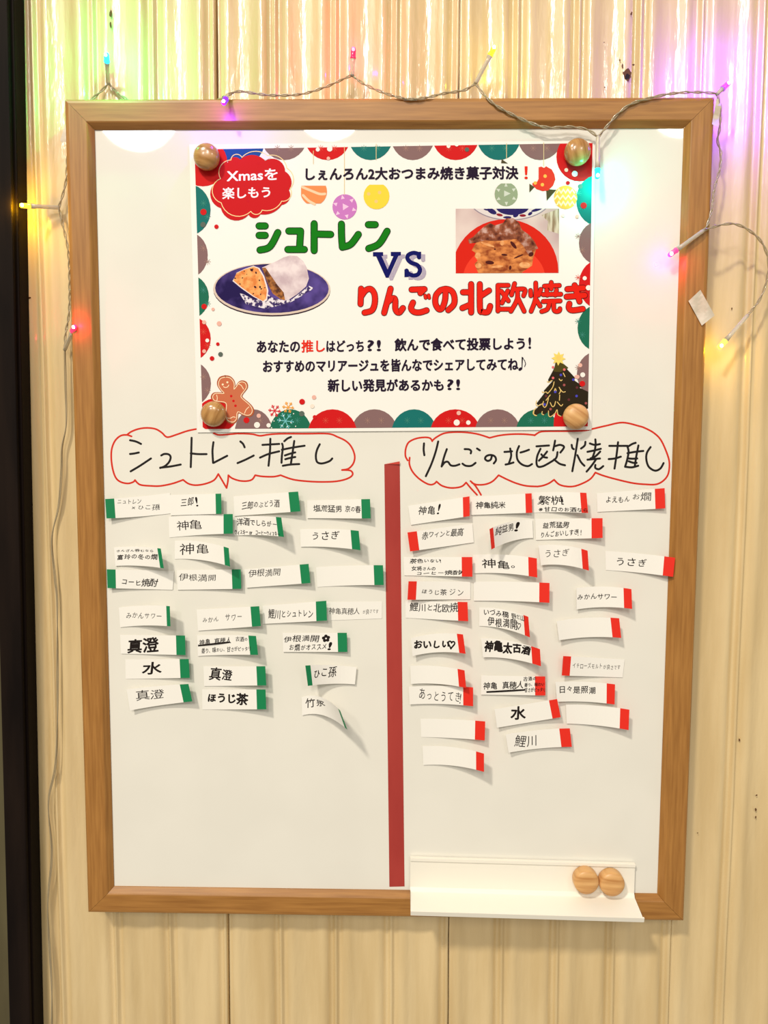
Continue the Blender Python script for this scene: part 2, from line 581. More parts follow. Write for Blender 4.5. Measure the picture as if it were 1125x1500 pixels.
RL = [
    (150, [[(240, 80), (200, 68), (150, 75), (105, 115), (78, 180), (73, 260), (85, 350), (110, 420), (150, 455), (210, 468), (255, 455), (268, 440)],
           [(268, 440), (310, 478), (400, 488), (480, 488), (580, 468), (665, 438)],
           [(665, 438), (710, 470), (770, 482), (850, 470), (920, 440), (955, 390)], [(955, 390), (988, 445), (1023, 505)],
           [(1023, 505), (1034, 450), (1038, 400)], [(1125, 55), (1050, 62), (960, 68), (915, 52)],
           [(770, 20), (700, 35), (620, 62), (550, 85), (520, 80), (490, 50), (440, 20), (370, 10), (300, 18), (240, 40), (205, 65)]]),
    (340, [[(-31, 400), (0, 425), (60, 445), (120, 448), (165, 435), (190, 400)], [(190, 400), (250, 410), (340, 412), (400, 400)],
           [(400, 400), (500, 435), (620, 450), (740, 455), (860, 450), (950, 428), (993, 395), (975, 362), (905, 357)],
           [(905, 357), (960, 345), (1000, 300), (1010, 240), (985, 170), (940, 120), (870, 85), (790, 58), (600, 58), (400, 58), (300, 65), (230, 75), (170, 62), (100, 57), (52, 57)]]),
    (590, [[(243, 120), (225, 95), (180, 88), (110, 98), (50, 128), (25, 180), (22, 240), (40, 278)],
           [(57, 255), (55, 310), (80, 370), (130, 425), (190, 465), (230, 478), (260, 470), (278, 452)],
           [(278, 452), (320, 485), (380, 503), (440, 503), (490, 490), (522, 460)], [(522, 460), (565, 512), (612, 562)],
           [(558, 448), (600, 490), (645, 562)], [(570, 462), (610, 478), (680, 475), (740, 450), (790, 400)],
           [(790, 400), (860, 435), (940, 468), (1020, 488), (1110, 493)],
           [(243, 115), (280, 85), (340, 55), (420, 45), (520, 47), (620, 62), (715, 92)],
           [(715, 92), (800, 72), (900, 62), (1000, 62), (1088, 70)]]),
    (785, [[(-12, 72), (30, 45), (80, 38), (200, 37), (300, 36), (400, 32), (460, 20)],
           [(460, 20), (580, -8), (715, -34), (850, -5), (900, 12), (970, 50), (1030, 110), (1080, 220), (1100, 300), (1090, 390), (1050, 445), (990, 475), (900, 475), (800, 465), (680, 438), (560, 405), (490, 378)],
           [(13, 493), (60, 485), (110, 465), (150, 437)],
           [(150, 437), (190, 475), (250, 492), (320, 490), (400, 460), (455, 425), (490, 378)]]),
]
for ox, sts in RL:
    for s in sts:
        A.stroke(zt(s, ox, 625, S5), 2.6, M_MARKR)
    if ox in (340, 785):
        tag(A.build('marker_bubble', board), 'red hand-drawn speech bubble')
        A = Art(0.00002, YB)


# ================================================================ thin sheet helper (paper with real thickness)
def sheet(name, S, n, u0, u1, m, parent, th=0.00012, nv=1):
    V, F = [], []
    for side in (0, 1):
        for i in range(n + 1):
            u = u0 + (u1 - u0) * i / n
            for j in range(nv + 1):
                p = S(u, j / nv)
                V.append((p[0], p[1] + side * th, p[2]))
    C = nv + 1
    B = (n + 1) * C
    for i in range(n):
        for j in range(nv):
            a, b, c, d = i * C + j, (i + 1) * C + j, (i + 1) * C + j + 1, i * C + j + 1
            F.append((a, b, c, d)); F.append((B + d, B + c, B + b, B + a))
        for j in (0, nv):
            a, b = i * C + j, (i + 1) * C + j
            F.append((a, b, B + b, B + a))
    for i in (0, n):
        for j in range(nv):
            a, d = i * C + j, i * C + j + 1
            F.append((a, d, B + d, B + a))
    return mesh_obj(name, V, F, m, parent)


def strip_surface(TL, TR, BR, BLc, dep, bow):
    def S(u, v, lift=0.0):
        x = (TL[0] * (1 - u) + TR[0] * u) * (1 - v) + (BLc[0] * (1 - u) + BR[0] * u) * v
        y = (TL[1] * (1 - u) + TR[1] * u) * (1 - v) + (BLc[1] * (1 - u) + BR[1] * u) * v
        y += bow * 4 * u * (1 - u)
        return P(x, y, YB - dep(u) - lift)
    return S


# ================================================================ DIVIDING TAPE
dv = thing('red_tape_strip', 'long dull red tape strip dividing the board, running straight down its middle', 'tape', P(581, 990, YB))
S = strip_surface((563, 680), (585.6, 680), (592.6, 1298.5), (570.4, 1299), lambda u: 0.0002, 0)
sheet('tape_body', S, 2, 0, 1, M_DIV, dv, 0.00015, 8)
S = strip_surface((563, 680), (585.6, 675.8), (585.6, 680.2), (563, 680.1), lambda u: 0.0003 + 0.0012 * u, 0)
tag(sheet('folded_corner', S, 3, 0, 1, mat('tape_back', (196, 60, 46), 0.4), dv, 0.0001, 1), 'brighter red folded top corner')

# ================================================================ POSTER
YP = YB - 0.0010
poster = thing('poster', 'white printed Christmas poster with scalloped ornament border, held by four wooden magnets', 'poster', P(578, 630, YB))
S = strip_surface((277, 211.5), (872.5, 206), (866.5, 629.5), (289, 633.5), lambda u: 0.0009 + 0.0, 0)
o = sheet('paper', lambda u, v: (lambda q: (q[0], YP + 0.00005, q[2]))(strip_surface((277, 211.5), (872.5, 206), (866.5, 629.5), (289, 633.5), lambda u: 0.0010, 0)(u, v)),
          6, 0, 1, M_POSTER, poster, 0.0002, 4)
AQ = [(285, 219), (868, 209.5), (861, 624.5), (297, 628.5)]      # printed area, clockwise in picture axes
pm = lambda n, c: mat('print_' + n, c, 0.55, 0.08)
cR = pm('red', (206, 26, 28)); cT = pm('teal', (24, 112, 108)); cG = pm('green', (30, 108, 84)); cM = pm('mauve', (134, 104, 104))
cB = pm('blue', (26, 74, 146)); cW = pm('white', (244, 238, 232)); cPk = pm('pink', (232, 180, 166)); cSl = pm('slate', (92, 104, 96))
cStar = pm('faint', (168, 132, 122)); cStarR = pm('faint_red', (224, 80, 66)); cStarT = pm('faint_teal', (66, 142, 128))
A = Art(0.00006, YP)


def arc(kind, a, b, off, rad, m):
    """scallop between a and b (along the edge) bulging to 'off'"""
    c = (a + b) / 2
    h = abs(b - a) / 2
    if kind == 't': A.ell(c, rad[0], h * rad[1], abs(off - rad[0]), m, AQ)
    if kind == 'b': A.ell(c, rad[0], h * rad[1], abs(off - rad[0]), m, AQ)
    if kind in 'lr': A.ell(rad[0], c, abs(off - rad[0]), h * rad[1], m, AQ)


star = []
for (a, b, m) in ((384, 448.5, cM), (447.5, 512, cR), (512, 574, cT), (574, 635, cM), (635, 700, cR), (700, 761, cT), (760, 822, cM)):
    arc('t', a, b, 234.5, (199, 1.06), m); star.append(((a + b) / 2, 217, m))
A.ell(352, 206, 36, 36, cB, AQ)
A.ell(297, 238, 36, 35, cR, AQ)
A.ell(849, 230, 34, 36, cR, AQ)
for (a, b, x, m) in ((272, 343, 308.5, cT), (342, 405, 304.3, cM), (404, 466, 306, cG), (464, 528, 308.7, cR), (530, 594, 309, cM)):
    arc('l', a, b, x, (277, 1.05), m); star.append((301, (a + b) / 2, m))
for (a, b, x, m) in ((258, 329, 844, cT), (326, 386, 848, cM), (383, 450, 848, cR), (448, 513, 846, cG), (516, 580, 845, cM)):
    arc('r', a, b, x, (876, 1.05), m); star.append((850, (a + b) / 2, m))
for (a, b, m) in ((345, 398, cM), (396, 455, cG), (516, 581, cM), (453, 521, cR), (575, 638, cT), (632, 702, cR), (697, 761, cM), (757, 818, cG)):
    arc('b', a, b, 599.5, (634, 1.05), m); star.append(((a + b) / 2, 616, m))
A.ell(318, 608, 30, 25, cR, AQ)
A.ell(838, 622, 27, 40, cR, AQ)
for (x, y, m) in star:
    ms = {id(cR): cStarR, id(cT): cStarT, id(cG): cStarT}.get(id(m), cStar)
    for dx in (-10, 10):
        cx, cy = x + (dx if y > 600 or y < 230 else dx * .3), y + (0 if y > 600 or y < 230 else dx)
        for k in range(4):
            a = k * PI / 4
            A.stroke([(cx - 4.6 * math.cos(a), cy - 4.6 * math.sin(a)), (cx + 4.6 * math.cos(a), cy + 4.6 * math.sin(a))], .55, ms)
DOTS = [(465.5, 219, 3, cW), (483, 218, 4, cW), (481, 232, 2.6, cPk), (657, 214, 2.8, cW), (669, 211.5, 3, cW), (684, 219, 3.2, cSl),
        (298, 310.5, 4.6, cR), (297.5, 329, 4, cSl), (317, 332, 3.2, cR), (299, 449, 4, cR), (321, 474, 3.6, cPk), (299, 472, 3, cPk),
        (303.6, 498.7, 2.8, cW), (299, 514.5, 2.8, cPk), (319, 504, 2.6, cR), (323, 519, 3.5, cSl), (310.5, 525, 3.4, cR),
        (361, 615.5, 4.4, cR), (379, 609, 3.2, cPk), (376.5, 622.5, 4.4, cW), (393.5, 623, 3.2, cW), (442.5, 588.5, 4.2, cR),
        (460, 582, 3.2, cPk), (457.5, 595, 3.2, pm('cream', (240, 226, 212))), (461, 611, 3, cR), (442, 606, 4, cSl), (669, 619, 4.5, cW), (686, 619, 3.3, cW),
        (672, 605, 3.2, cPk), (842, 254.5, 4.2, cW), (829.5, 249, 2.8, cPk), (855, 301, 4.6, cR), (853.6, 549, 3.6, cW), (850, 535, 3, cPk),
        (846, 552, 3, cPk), (853, 562, 4.2, cR), (856.5, 407.5, 3, cW), (862, 421.5, 3.8, cW), (825, 315.5, 2.6, pm('cream', (240, 226, 212))),
        (845.5, 317, 2.8, cPk), (850, 273, 3.4, cSl), (832, 268, 3.0, cR), (312, 453, 2.4, cPk)]
for (x, y, r_, m) in DOTS:
    A.ell(x, y, r_, r_, m, AQ, n=16)
A.build('printed_border', poster)

# hanging baubles
A = Art(0.0004, YP)
cTh = pm('thread', (222, 200, 150)); cO = pm('orange', (242, 142, 84)); cOl = pm('orange_light', (250, 206, 170))
cV = pm('violet', (200, 122, 196)); cVl = pm('violet_light', (236, 196, 228)); cY = pm('yellow', (246, 212, 66)); cYl = pm('yellow_light', (238, 200, 130))
cGr = pm('sage', (150, 166, 136)); cGl = pm('sage_light', (206, 212, 200)); cOr = pm('amber', (242, 180, 80)); cOy = pm('amber_light', (250, 232, 180))
cTo = pm('tomato', (222, 58, 44)); cKh = pm('khaki_dark', (78, 72, 46))
for (x, y0, y1) in ((459, 221, 240), (504.5, 215, 285), (551, 211, 234), (742, 210, 232), (796.5, 209, 243)):
    A.stroke([(x, y0), (x, y1)], .9, cTh, False)
half = [(441, 272), (479, 272), (479, 298), (441, 298)]
A.ell(459.5, 280.5, 19.5, 20.5, cO, half)
for dy in (0, 13):
    A.stroke([(443, 270 + dy + 4), (455, 279 + dy), (468, 284 + dy), (476, 284 + dy)] if dy == 0 else [(444, 286), (452, 294), (461, 299)], 3.6, cOl)
A.build('printed_bauble', poster); A = Art(0.0004, YP)
A.ell(505, 303, 18, 18.5, cV)
for k in range(6):
    a = k * PI / 3 + .3
    cx, cy = 505 + 14 * math.cos(a), 303 + 14 * math.sin(a)
    A.poly([(cx + 4 * math.cos(a), cy + 4 * math.sin(a)), (cx + 3.4 * math.cos(a + 2.2), cy + 3.4 * math.sin(a + 2.2)), (cx + 3.4 * math.cos(a - 2.2), cy + 3.4 * math.sin(a - 2.2))], cVl)
A.poly([(502, 298), (511, 302.5), (502.5, 308)], cVl)
A.build('printed_bauble', poster); A = Art(0.0004, YP)
A.poly(clip_poly([(551.5 + 19 * math.cos(t * PI / 12), 287 + 19.5 * math.sin(t * PI / 12)) for t in range(24)], [(530, 270.5), (573, 270.5), (573, 310), (530, 310)]), cY)
for (x, y) in ((540, 284), (556, 282), (551, 295)):
    A.ell(x, y, 2.6, 2.6, cYl, n=12)
A.build('printed_bauble', poster); A = Art(0.0004, YP)
A.poly(clip_poly([(741.5 + 17 * math.cos(t * PI / 12), 284.5 + 17.5 * math.sin(t * PI / 12)) for t in range(24)], [(720, 268.7), (763, 268.7), (763, 305), (720, 305)]), cGr)
for k in range(6):
    a = k * PI / 3 + .5
    cx, cy = 741.5 + 13 * math.cos(a), 284.5 + 13 * math.sin(a)
    A.poly([(cx + 4 * math.cos(a), cy + 4 * math.sin(a)), (cx + 3 * math.cos(a + 2.2), cy + 3 * math.sin(a + 2.2)), (cx + 3 * math.cos(a - 2.2), cy + 3 * math.sin(a - 2.2))], cGl)
A.poly([(738.5, 279), (748, 283.5), (738.5, 288)], cGl)
A.build('printed_bauble', poster); A = Art(0.0004, YP)
A.poly([(735, 233), (744, 239.5), (734, 239)], cKh)
A.poly([(775.5, 269), (783, 274), (775.5, 282)], cKh)
A.poly([(800, 277), (815, 278), (801, 294)], cKh)
A.poly([(789, 245), (793, 244), (797, 246), (800, 243.5), (804, 246), (808, 248), (812, 255), (813.5, 263), (810, 272), (803, 279), (795, 280), (786, 277), (780, 271), (780, 268), (787, 266), (789, 262)], cTo)
for (x, y) in ((798.5, 258), (794.5, 270.5), (784, 268)):
    A.ell(x, y, 2.6, 2.6, cOr, n=12)
A.build('printed_bauble', poster); A = Art(0.0004, YP)
A.ell(828.5, 289, 17, 17.3, cOr)
for dy in (-9, 0, 9):
    wv = 16 if dy == 0 else 13
    A.stroke([(828.5 - wv + i * wv / 4, 289 + dy + (-2.6 if i % 2 else 2.6)) for i in range(9)], 2.0, cOy, False)
A.build('printed_bauble', poster)

# red cloud
A = Art(0.0006, YP)


def scallop(cusps, bul, n=9):
    pts = []
    for i in range(len(cusps)):
        a, b = cusps[i], cusps[(i + 1) % len(cusps)]
        dx, dy = b[0] - a[0], b[1] - a[1]
        l = math.hypot(dx, dy)
        nx, ny = dy / l, -dx / l
        h = bul[i]
        R = (l * l / 4 + h * h) / (2 * h)
        cx, cy = (a[0] + b[0]) / 2 + nx * (h - R), (a[1] + b[1]) / 2 + ny * (h - R)
        a0 = math.atan2(a[1] - cy, a[0] - cx); a1 = math.atan2(b[1] - cy, b[0] - cx)
        while a1 < a0: a1 += 2 * PI
        for k in range(n):
            t = a0 + (a1 - a0) * k / n
            pts.append((cx + R * math.cos(t), cy + R * math.sin(t)))
    return pts


ZC = 8.036
cus = scallop([(270, 185), (415, 150), (712, 165), (945, 290), (990, 510), (905, 685), (655, 795), (515, 800), (188, 722), (140, 410)],
              [45, 62, 80, 52, 52, 40, 42, 105, 100, 72])
cCl = pm('cloud_red', (200, 24, 30)); cCr = pm('cloud_line', (246, 220, 160))
A.poly(zt([(710, 40), (780, 125), (715, 160), (650, 118)], 300, 215, ZC), pm('cloud_white', (236, 226, 236)))
A.poly(zt(cus, 300, 215, ZC), cCl)
cl = scallop([(308, 155), (437, 125), (740, 105), (965, 250), (1005, 490), (905, 640), (675, 745), (542, 760), (193, 660), (185, 375)],
             [52, 62, 62, 58, 58, 46, 44, 105, 102, 72])
cl = zt(cl, 300, 215, ZC)
for i in range(0, len(cl), 9):
    seg = [cl[(i + k) % len(cl)] for k in range(10)]
    A.stroke(seg, 1.1, cCr, False)
cTx = pm('text_white', (246, 240, 246)); cNv = pm('text_dark', (34, 20, 44)); cNv2 = pm('text_navy', (24, 14, 74)); cRt = pm('text_red', (226, 44, 26))
A.text('Xmasを', 332, 406.8, 248.5, 266.5, 246.5, 263.5, cTx, 0.035)
A.text('楽しもう', 325.5, 396, 274.5, 292, 273, 289.5, cTx, 0.035)
A.build('printed_cloud', poster)

# lettering
A = Art(0.0005, YP)
A.text('しぇんろん2大おつまみ焼き菓子対決', 447.5, 759.5, 245.5, 264.5, 243, 263, cNv, 0.05)
A.build('printed_lettering', poster); A = Art(0.0005, YP)
A.text('！', 768.2, 773.2, 243.5, 262.5, 243.5, 262.5, cRt, 0.03)
A.build('printed_lettering', poster); A = Art(0.0005, YP)
A.text('あなたの', 376, 439.5, 499, 516.8, 498.5, 516.3, cNv, 0.045)
A.text('推し', 441.4, 476, 498, 516.5, 497.5, 516, cRt, 0.034)
A.text('はどっち', 478, 533, 498.5, 515.5, 498, 515.2, cNv, 0.045)
A.text('?!', 538, 558, 498, 514.5, 498, 514.5, cNv, 0.045)
A.text('飲んで食べて投票しよう', 577.7, 769, 495.5, 514.8, 494, 512.5, cNv, 0.045)
A.text('!', 774, 778, 494, 511, 494, 511, cNv, 0.045)
A.build('printed_lettering', poster); A = Art(0.0005, YP)
A.text('おすすめのマリアージュを皆んなでシェアしてみてね', 385, 759.5, 527.5, 546, 524, 543, cNv, 0.045)
A.stroke([(761.3, 541.2), (763, 540)], 4, cNv, False)
A.stroke([(764.6, 540), (765.2, 523), (768.5, 528), (770, 533), (768.5, 537)], 1.1, cNv, False)
A.build('printed_lettering', poster); A = Art(0.0005, YP)
A.text('新しい発見があるかも', 480, 650, 555, 574.5, 555, 573, cNv, 0.045)
A.text('?!', 655, 674, 555.5, 571.5, 555.5, 571.5, cNv, 0.045)
A.build('printed_lettering', poster)

# big headline strokes
A = Art(0.0007, YP)
cGo = pm('outline_green', (10, 52, 18)); cGi = pm('headline_green', (10, 120, 12)); cRo = pm('outline_red', (96, 8, 8)); cRi = pm('headline_red', (226, 32, 16))
GK = [[(397, 475), (430, 475)], [(397, 525), (430, 525)], [(402, 603), (455, 585), (497, 510)],
      [(555, 502), (618, 502)], [(618, 502), (612, 600)], [(550, 600), (638, 600)],
      [(690, 463), (690, 606)], [(690, 518), (778, 520)], [(835, 465), (836, 530), (840, 588)], [(840, 588), (885, 572), (925, 520)],
      [(978, 468), (1015, 468)], [(980, 595), (1035, 570), (1078, 503)]]
for wd, m in ((10.6, cGo), (8.4, cGi)):
    for s in GK: A.stroke(zt(s, 270, 200, 3.629), wd, m)
A.build('printed_headline', poster); A = Art(0.0007, YP)
RK5 = [[(112, 372), (107, 505)], [(112, 440), (150, 388), (195, 375), (228, 420), (230, 500), (205, 560), (142, 580)],
       [(368, 372), (312, 582)], [(340, 490), (385, 455), (408, 470), (410, 550), (440, 580), (475, 540)],
       [(550, 380), (662, 376)], [(655, 380), (626, 410)], [(562, 492), (545, 540), (570, 572), (620, 578), (680, 560)],
       [(845, 378), (840, 470), (815, 540), (785, 548), (757, 500), (762, 430), (800, 385)], [(800, 385), (850, 374), (900, 395), (922, 450), (915, 510), (868, 558)]]
RK6 = [[(60, 155), (60, 400)], [(-11, 225), (60, 225)], [(-16, 362), (55, 332)], [(135, 155), (137, 370), (158, 395), (205, 395), (225, 345)], [(215, 210), (142, 258)],
       [(895, 198), (1035, 188)], [(888, 264), (1045, 252)], [(958, 165), (1000, 305)], [(912, 325), (908, 362), (940, 382), (1028, 370)]]
RK7 = [[(292, 165), (292, 388)], [(292, 165), (382, 165)], [(292, 372), (398, 372)], [(320, 215), (383, 300)], [(378, 212), (328, 318)],
       [(437, 150), (410, 248)], [(437, 200), (525, 200), (515, 255)], [(462, 215), (458, 290), (405, 390)], [(465, 275), (520, 390)],
       [(620, 145), (618, 280), (580, 390)], [(575, 210), (578, 255)], [(664, 200), (645, 250)], [(625, 290), (658, 345)],
       [(755, 140), (755, 195)], [(695, 172), (825, 166)], [(684, 245), (838, 242)], [(715, 205), (720, 250)], [(800, 205), (790, 250)],
       [(685, 305), (832, 300)], [(740, 310), (722, 370), (672, 392)], [(776, 308), (778, 375), (800, 392), (825, 385), (830, 368)]]
for wd, wd2, m in ((9.3, 7.3, cRo), (7.5, 5.6, cRi)):
    for s in RK5: A.stroke(zt(s, 510, 360, 5.92), wd, m)
    for s in ([(667, 430), (672, 452)], [(698, 428), (703, 452)]): A.stroke(zt(s, 510, 360, 5.92), wd2 * .75, m)
    for s in RK6: A.stroke(zt(s, 680, 390, 5.92), wd, m)
    for s in RK7: A.stroke(zt(s, 680, 390, 5.92), wd2, m)
A.build('printed_headline', poster)
# VS
A = Art(0.00042, YP)
cVS = pm('navy', (8, 14, 96))
mH = noisy('print_hatch', (228, 222, 234), (92, 62, 120), (1, 0, 1), 760, 0, rough=0.55, spec=0.08, lo=0.45, hi=0.55, kind='wave')
mH.node_tree.nodes['Wave Texture'].inputs['Distortion'].default_value = 0
Vp = [(215, 55), (303, 55), (303, 88), (290, 90), (342, 205), (393, 90), (370, 88), (370, 53), (457, 53), (457, 84), (435, 88), (350, 277), (327, 277), (242, 92), (215, 92)]
Sp = [(615, 100), (605, 72), (565, 62), (522, 80), (515, 112), (545, 145), (600, 168), (622, 205), (608, 245), (565, 258), (520, 240), (507, 215)]
for (dx, dy, m) in ((36, 22, mH), (0, 0, cVS)):
    A.poly(zt([(x + dx, y + dy) for x, y in Vp], 510, 360, 5.92), m)
    A.stroke(zt([(x + dx, y + dy) for x, y in Sp], 510, 360, 5.92), 6.2, m)
    A.poly(zt([(x + dx, y + dy) for x, y in [(598, 52), (633, 52), (633, 110), (608, 110)]], 510, 360, 5.92), m)
    A.poly(zt([(x + dx, y + dy) for x, y in [(488, 205), (514, 205), (526, 270), (488, 272)]], 510, 360, 5.92), m)
A.build('printed_versus', poster)

# printed photo: stollen on a navy plate
A = Art(0.00035, YP)
q = lambda pts: zt(pts, 300, 360, 5.625)
e = lambda cx, cy, rx, ry, m, a=0.0: A.ell(300 + cx / 5.625, 360 + cy / 5.625, rx / 5.625, ry / 5.625, m, None, a, 40)
mPl = noisy('print_plate', (34, 22, 78), (92, 74, 150), (30, 1, 30), 1.6, 3, rough=0.55, spec=0.08, lo=0.42, hi=0.62)
mSu = noisy('print_sugar', (60, 44, 100), (236, 228, 236), (300, 1, 300), 1.2, 4, rough=0.55, spec=0.08, lo=0.45, hi=0.55)
mLo = noisy('print_loaf', (198, 176, 184), (236, 222, 224), (70, 1, 70), 1.5, 4, rough=0.55, spec=0.08)
mSl = noisy('print_slice', (222, 130, 66), (244, 176, 108), (180, 1, 180), 1.3, 4, rough=0.55, spec=0.08, lo=.4, hi=.6)
mBr = noisy('print_crust', (84, 48, 36), (180, 116, 62), (200, 1, 200), 1.3, 4, rough=0.55, spec=0.08, lo=.4, hi=.6)
mRa = pm('raisin', (62, 28, 40))
e(552, 368, 482, 214, pm('plate_edge', (46, 24, 48)), 0.01)
e(552, 358, 483, 214, pm('plate_rim', (216, 196, 182)), 0.01)
e(553, 352, 468, 202, mPl, 0.01)
A.poly(q([(285, 390), (320, 400), (420, 450), (520, 400), (560, 430), (655, 450), (720, 440), (860, 330), (900, 350), (820, 400), (700, 470), (640, 485), (500, 520), (340, 480)]), mSu)
A.poly(q([(470, 180), (540, 150), (600, 122), (650, 95), (700, 80), (760, 85), (810, 125), (840, 180), (858, 270), (835, 335), (760, 400), (690, 445), (660, 450), (600, 380), (540, 290), (490, 215)]), mLo)
A.poly(q([(470, 182), (500, 180), (545, 245), (600, 325), (650, 385), (662, 450), (625, 440), (560, 395), (525, 330), (500, 260)]), mBr)
A.poly(q([(228, 290), (250, 255), (262, 222), (330, 190), (400, 165), (450, 183), (490, 250), (512, 320), (524, 370), (512, 450), (490, 465), (400, 420), (300, 350)]), pm('icing', (236, 222, 222)))
A.poly(q([(235, 285), (262, 225), (330, 195), (400, 172), (440, 188), (478, 250), (500, 320), (512, 370), (505, 435), (480, 456), (400, 412), (300, 340)]), mSl)
for (x, y, a_) in ((385, 200, 14), (422, 222, 10), (395, 193, 8), (310, 265, 7), (250, 268, 8), (450, 285, 8), (415, 340, 12), (455, 340, 11), (465, 355, 8), (400, 395, 7), (290, 315, 7), (460, 400, 7), (325, 210, 6), (345, 235, 5), (495, 345, 6)):
    A.ell(300 + x / 5.625, 360 + y / 5.625, a_ / 5.625, a_ * .7 / 5.625, mRa, None, x * .1, 10)
A.build('printed_stollen_photo', poster)

# printed photo: apple cake on a red plate
A = Art(0.00035, YP)
z2 = lambda pts: zt(pts, 660, 300, 6.618)
CQ = z2([(50, 38), (1052, 36), (1050, 660), (50, 664)])
mTb = noisy('print_table', (190, 158, 160), (226, 208, 202), (20, 1, 20), 1.3, 2, rough=0.55, spec=0.08)
mNp = noisy('print_napkin', (150, 124, 100), (214, 198, 178), (500, 1, 60), 1.0, 3, rough=0.55, spec=0.08, lo=.4, hi=.6)
mCk = noisy('print_cake', (142, 62, 30), (226, 142, 78), (150, 1, 230), 1.0, 6, rough=0.55, spec=0.08, lo=.36, hi=.62)
mCt = noisy('print_cake_top', (84, 34, 26), (206, 168, 158), (170, 1, 170), 1.1, 6, rough=0.55, spec=0.08, lo=.34, hi=.68, c3=(150, 84, 58))
A.poly(CQ, mTb)
E2 = lambda cx, cy, rx, ry, m, a=0.0: A.ell(660 + cx / 6.618, 300 + cy / 6.618, rx / 6.618, ry / 6.618, m, CQ, a, 44)
E2(575, -60, 400, 212, pm('dish_edge', (150, 136, 150)))
E2(575, -66, 392, 208, pm('dish', (222, 212, 212)))
cNb = pm('dish_blue', (40, 30, 96)); cMr = pm('dish_red', (140, 26, 44))
E2(600, 22, 160, 78, cNb)
for (x, y, rx, ry, m, a) in ((400, 62, 50, 24, cNb, .5), (475, 98, 32, 13, cMr, .2), (550, 122, 40, 12, cNb, 0), (632, 100, 28, 20, cNb, -.5), (700, 104, 32, 13, cMr, 0), (772, 86, 24, 14, cNb, -.6), (835, 48, 55, 14, cNb, -.3), (350, 48, 30, 8, cNb, .2)):
    E2(x, y, rx, ry, m, a)
A.poly(z2([(880, 100), (1052, 38), (1052, 282), (935, 245), (945, 160)]), mNp, CQ)
E2(530, 640, 515, 500, pm('red_plate', (214, 34, 18)))
E2(520, 720, 400, 330, pm('red_plate_well', (236, 62, 40)))
A.poly(z2([(205, 440), (245, 370), (330, 340), (480, 330), (650, 330), (760, 400), (830, 430), (800, 520), (790, 590), (700, 650), (690, 664), (270, 664), (232, 575), (262, 540), (232, 500), (240, 465)]), mCk, CQ)
A.poly(z2([(170, 335), (215, 315), (260, 270), (320, 215), (380, 175), (430, 200), (510, 175), (540, 130), (610, 130), (665, 175), (690, 240), (760, 290), (810, 350), (850, 425), (790, 440), (780, 500), (745, 470), (700, 390), (640, 330), (560, 340), (480, 350), (400, 350), (330, 345), (240, 370), (180, 375)]), mCt, CQ)
for (x, y, rx, ry, a) in ((610, 390, 45, 16, .9), (380, 560, 42, 18, .1), (522, 485, 30, 10, .1), (660, 500, 50, 8, -.4), (578, 610, 12, 22, .1), (780, 480, 26, 20, -.6), (430, 430, 10, 8, 0)):
    E2(x, y, rx, ry, pm('dark_gap', (78, 26, 22)), a)
for (x, y, rx, ry, a) in ((360, 385, 70, 12, .35), (720, 585, 55, 30, .1), (500, 370, 20, 24, 0), (270, 590, 30, 26, 0), (265, 490, 25, 30, .3), (450, 600, 60, 12, -.1)):
    E2(x, y, rx, ry, noisy('print_apple', (214, 132, 74), (240, 178, 120), (200, 1, 200), 1.2, 3, rough=0.55, spec=0.08), a)
A.build('printed_cake_photo', poster)

# gingerbread man
A = Art(0.0008, YP)
g = lambda pts: zt(pts, 290, 540, 7.5)
cBd = pm('ginger_edge', (176, 92, 58)); cBi = pm('ginger', (200, 112, 78)); cBc = pm('icing_cream', (250, 232, 196))
gm = [(300, 82), (350, 92), (388, 130), (400, 175), (398, 220), (425, 190), (455, 150), (490, 138), (530, 155), (540, 200), (520, 235), (480, 290), (490, 325), (560, 385), (598, 430), (608, 475), (585, 512), (545, 520),
      (500, 505), (450, 480), (432, 500), (425, 560), (395, 595), (350, 592), (312, 560), (305, 480), (310, 400), (285, 370), (210, 360), (165, 345), (150, 310), (170, 275), (215, 268), (280, 268), (250, 230), (222, 185), (220, 140), (245, 98)]
gs = smoothpath(gm + [gm[0]], 4)[:-1]
A.poly(g(gs), cBd)
gl = g(gs + [gs[0]])
A.stroke(gl, 2.6, cBd, False)
inn = [((x - 370) * .95 + 370, (y - 330) * .96 + 330) for x, y in gs]
A.poly(g(inn), cBi)
A.stroke(g(inn + [inn[0]]), .95, cBc, False)
A.ell(*g([(272, 174)])[0], 1.5, 1.5, cBc, n=10)
A.ell(*g([(323, 150)])[0], 1.5, 1.5, cBc, n=10)
A.stroke(g([(280, 198), (300, 207), (325, 200), (338, 180)]), 1.0, cBc)
for p in ((365, 302), (390, 355), (412, 408)):
    A.ell(*g([p])[0], 1.9, 1.9, cR, n=12)
for s in ([(440, 165), (475, 185), (500, 225)], [(205, 290), (212, 320), (208, 350)], [(560, 420), (530, 450), (512, 490)], [(318, 540), (355, 545), (385, 530), (410, 535)]):
    A.stroke(g(s), .95, cBc)
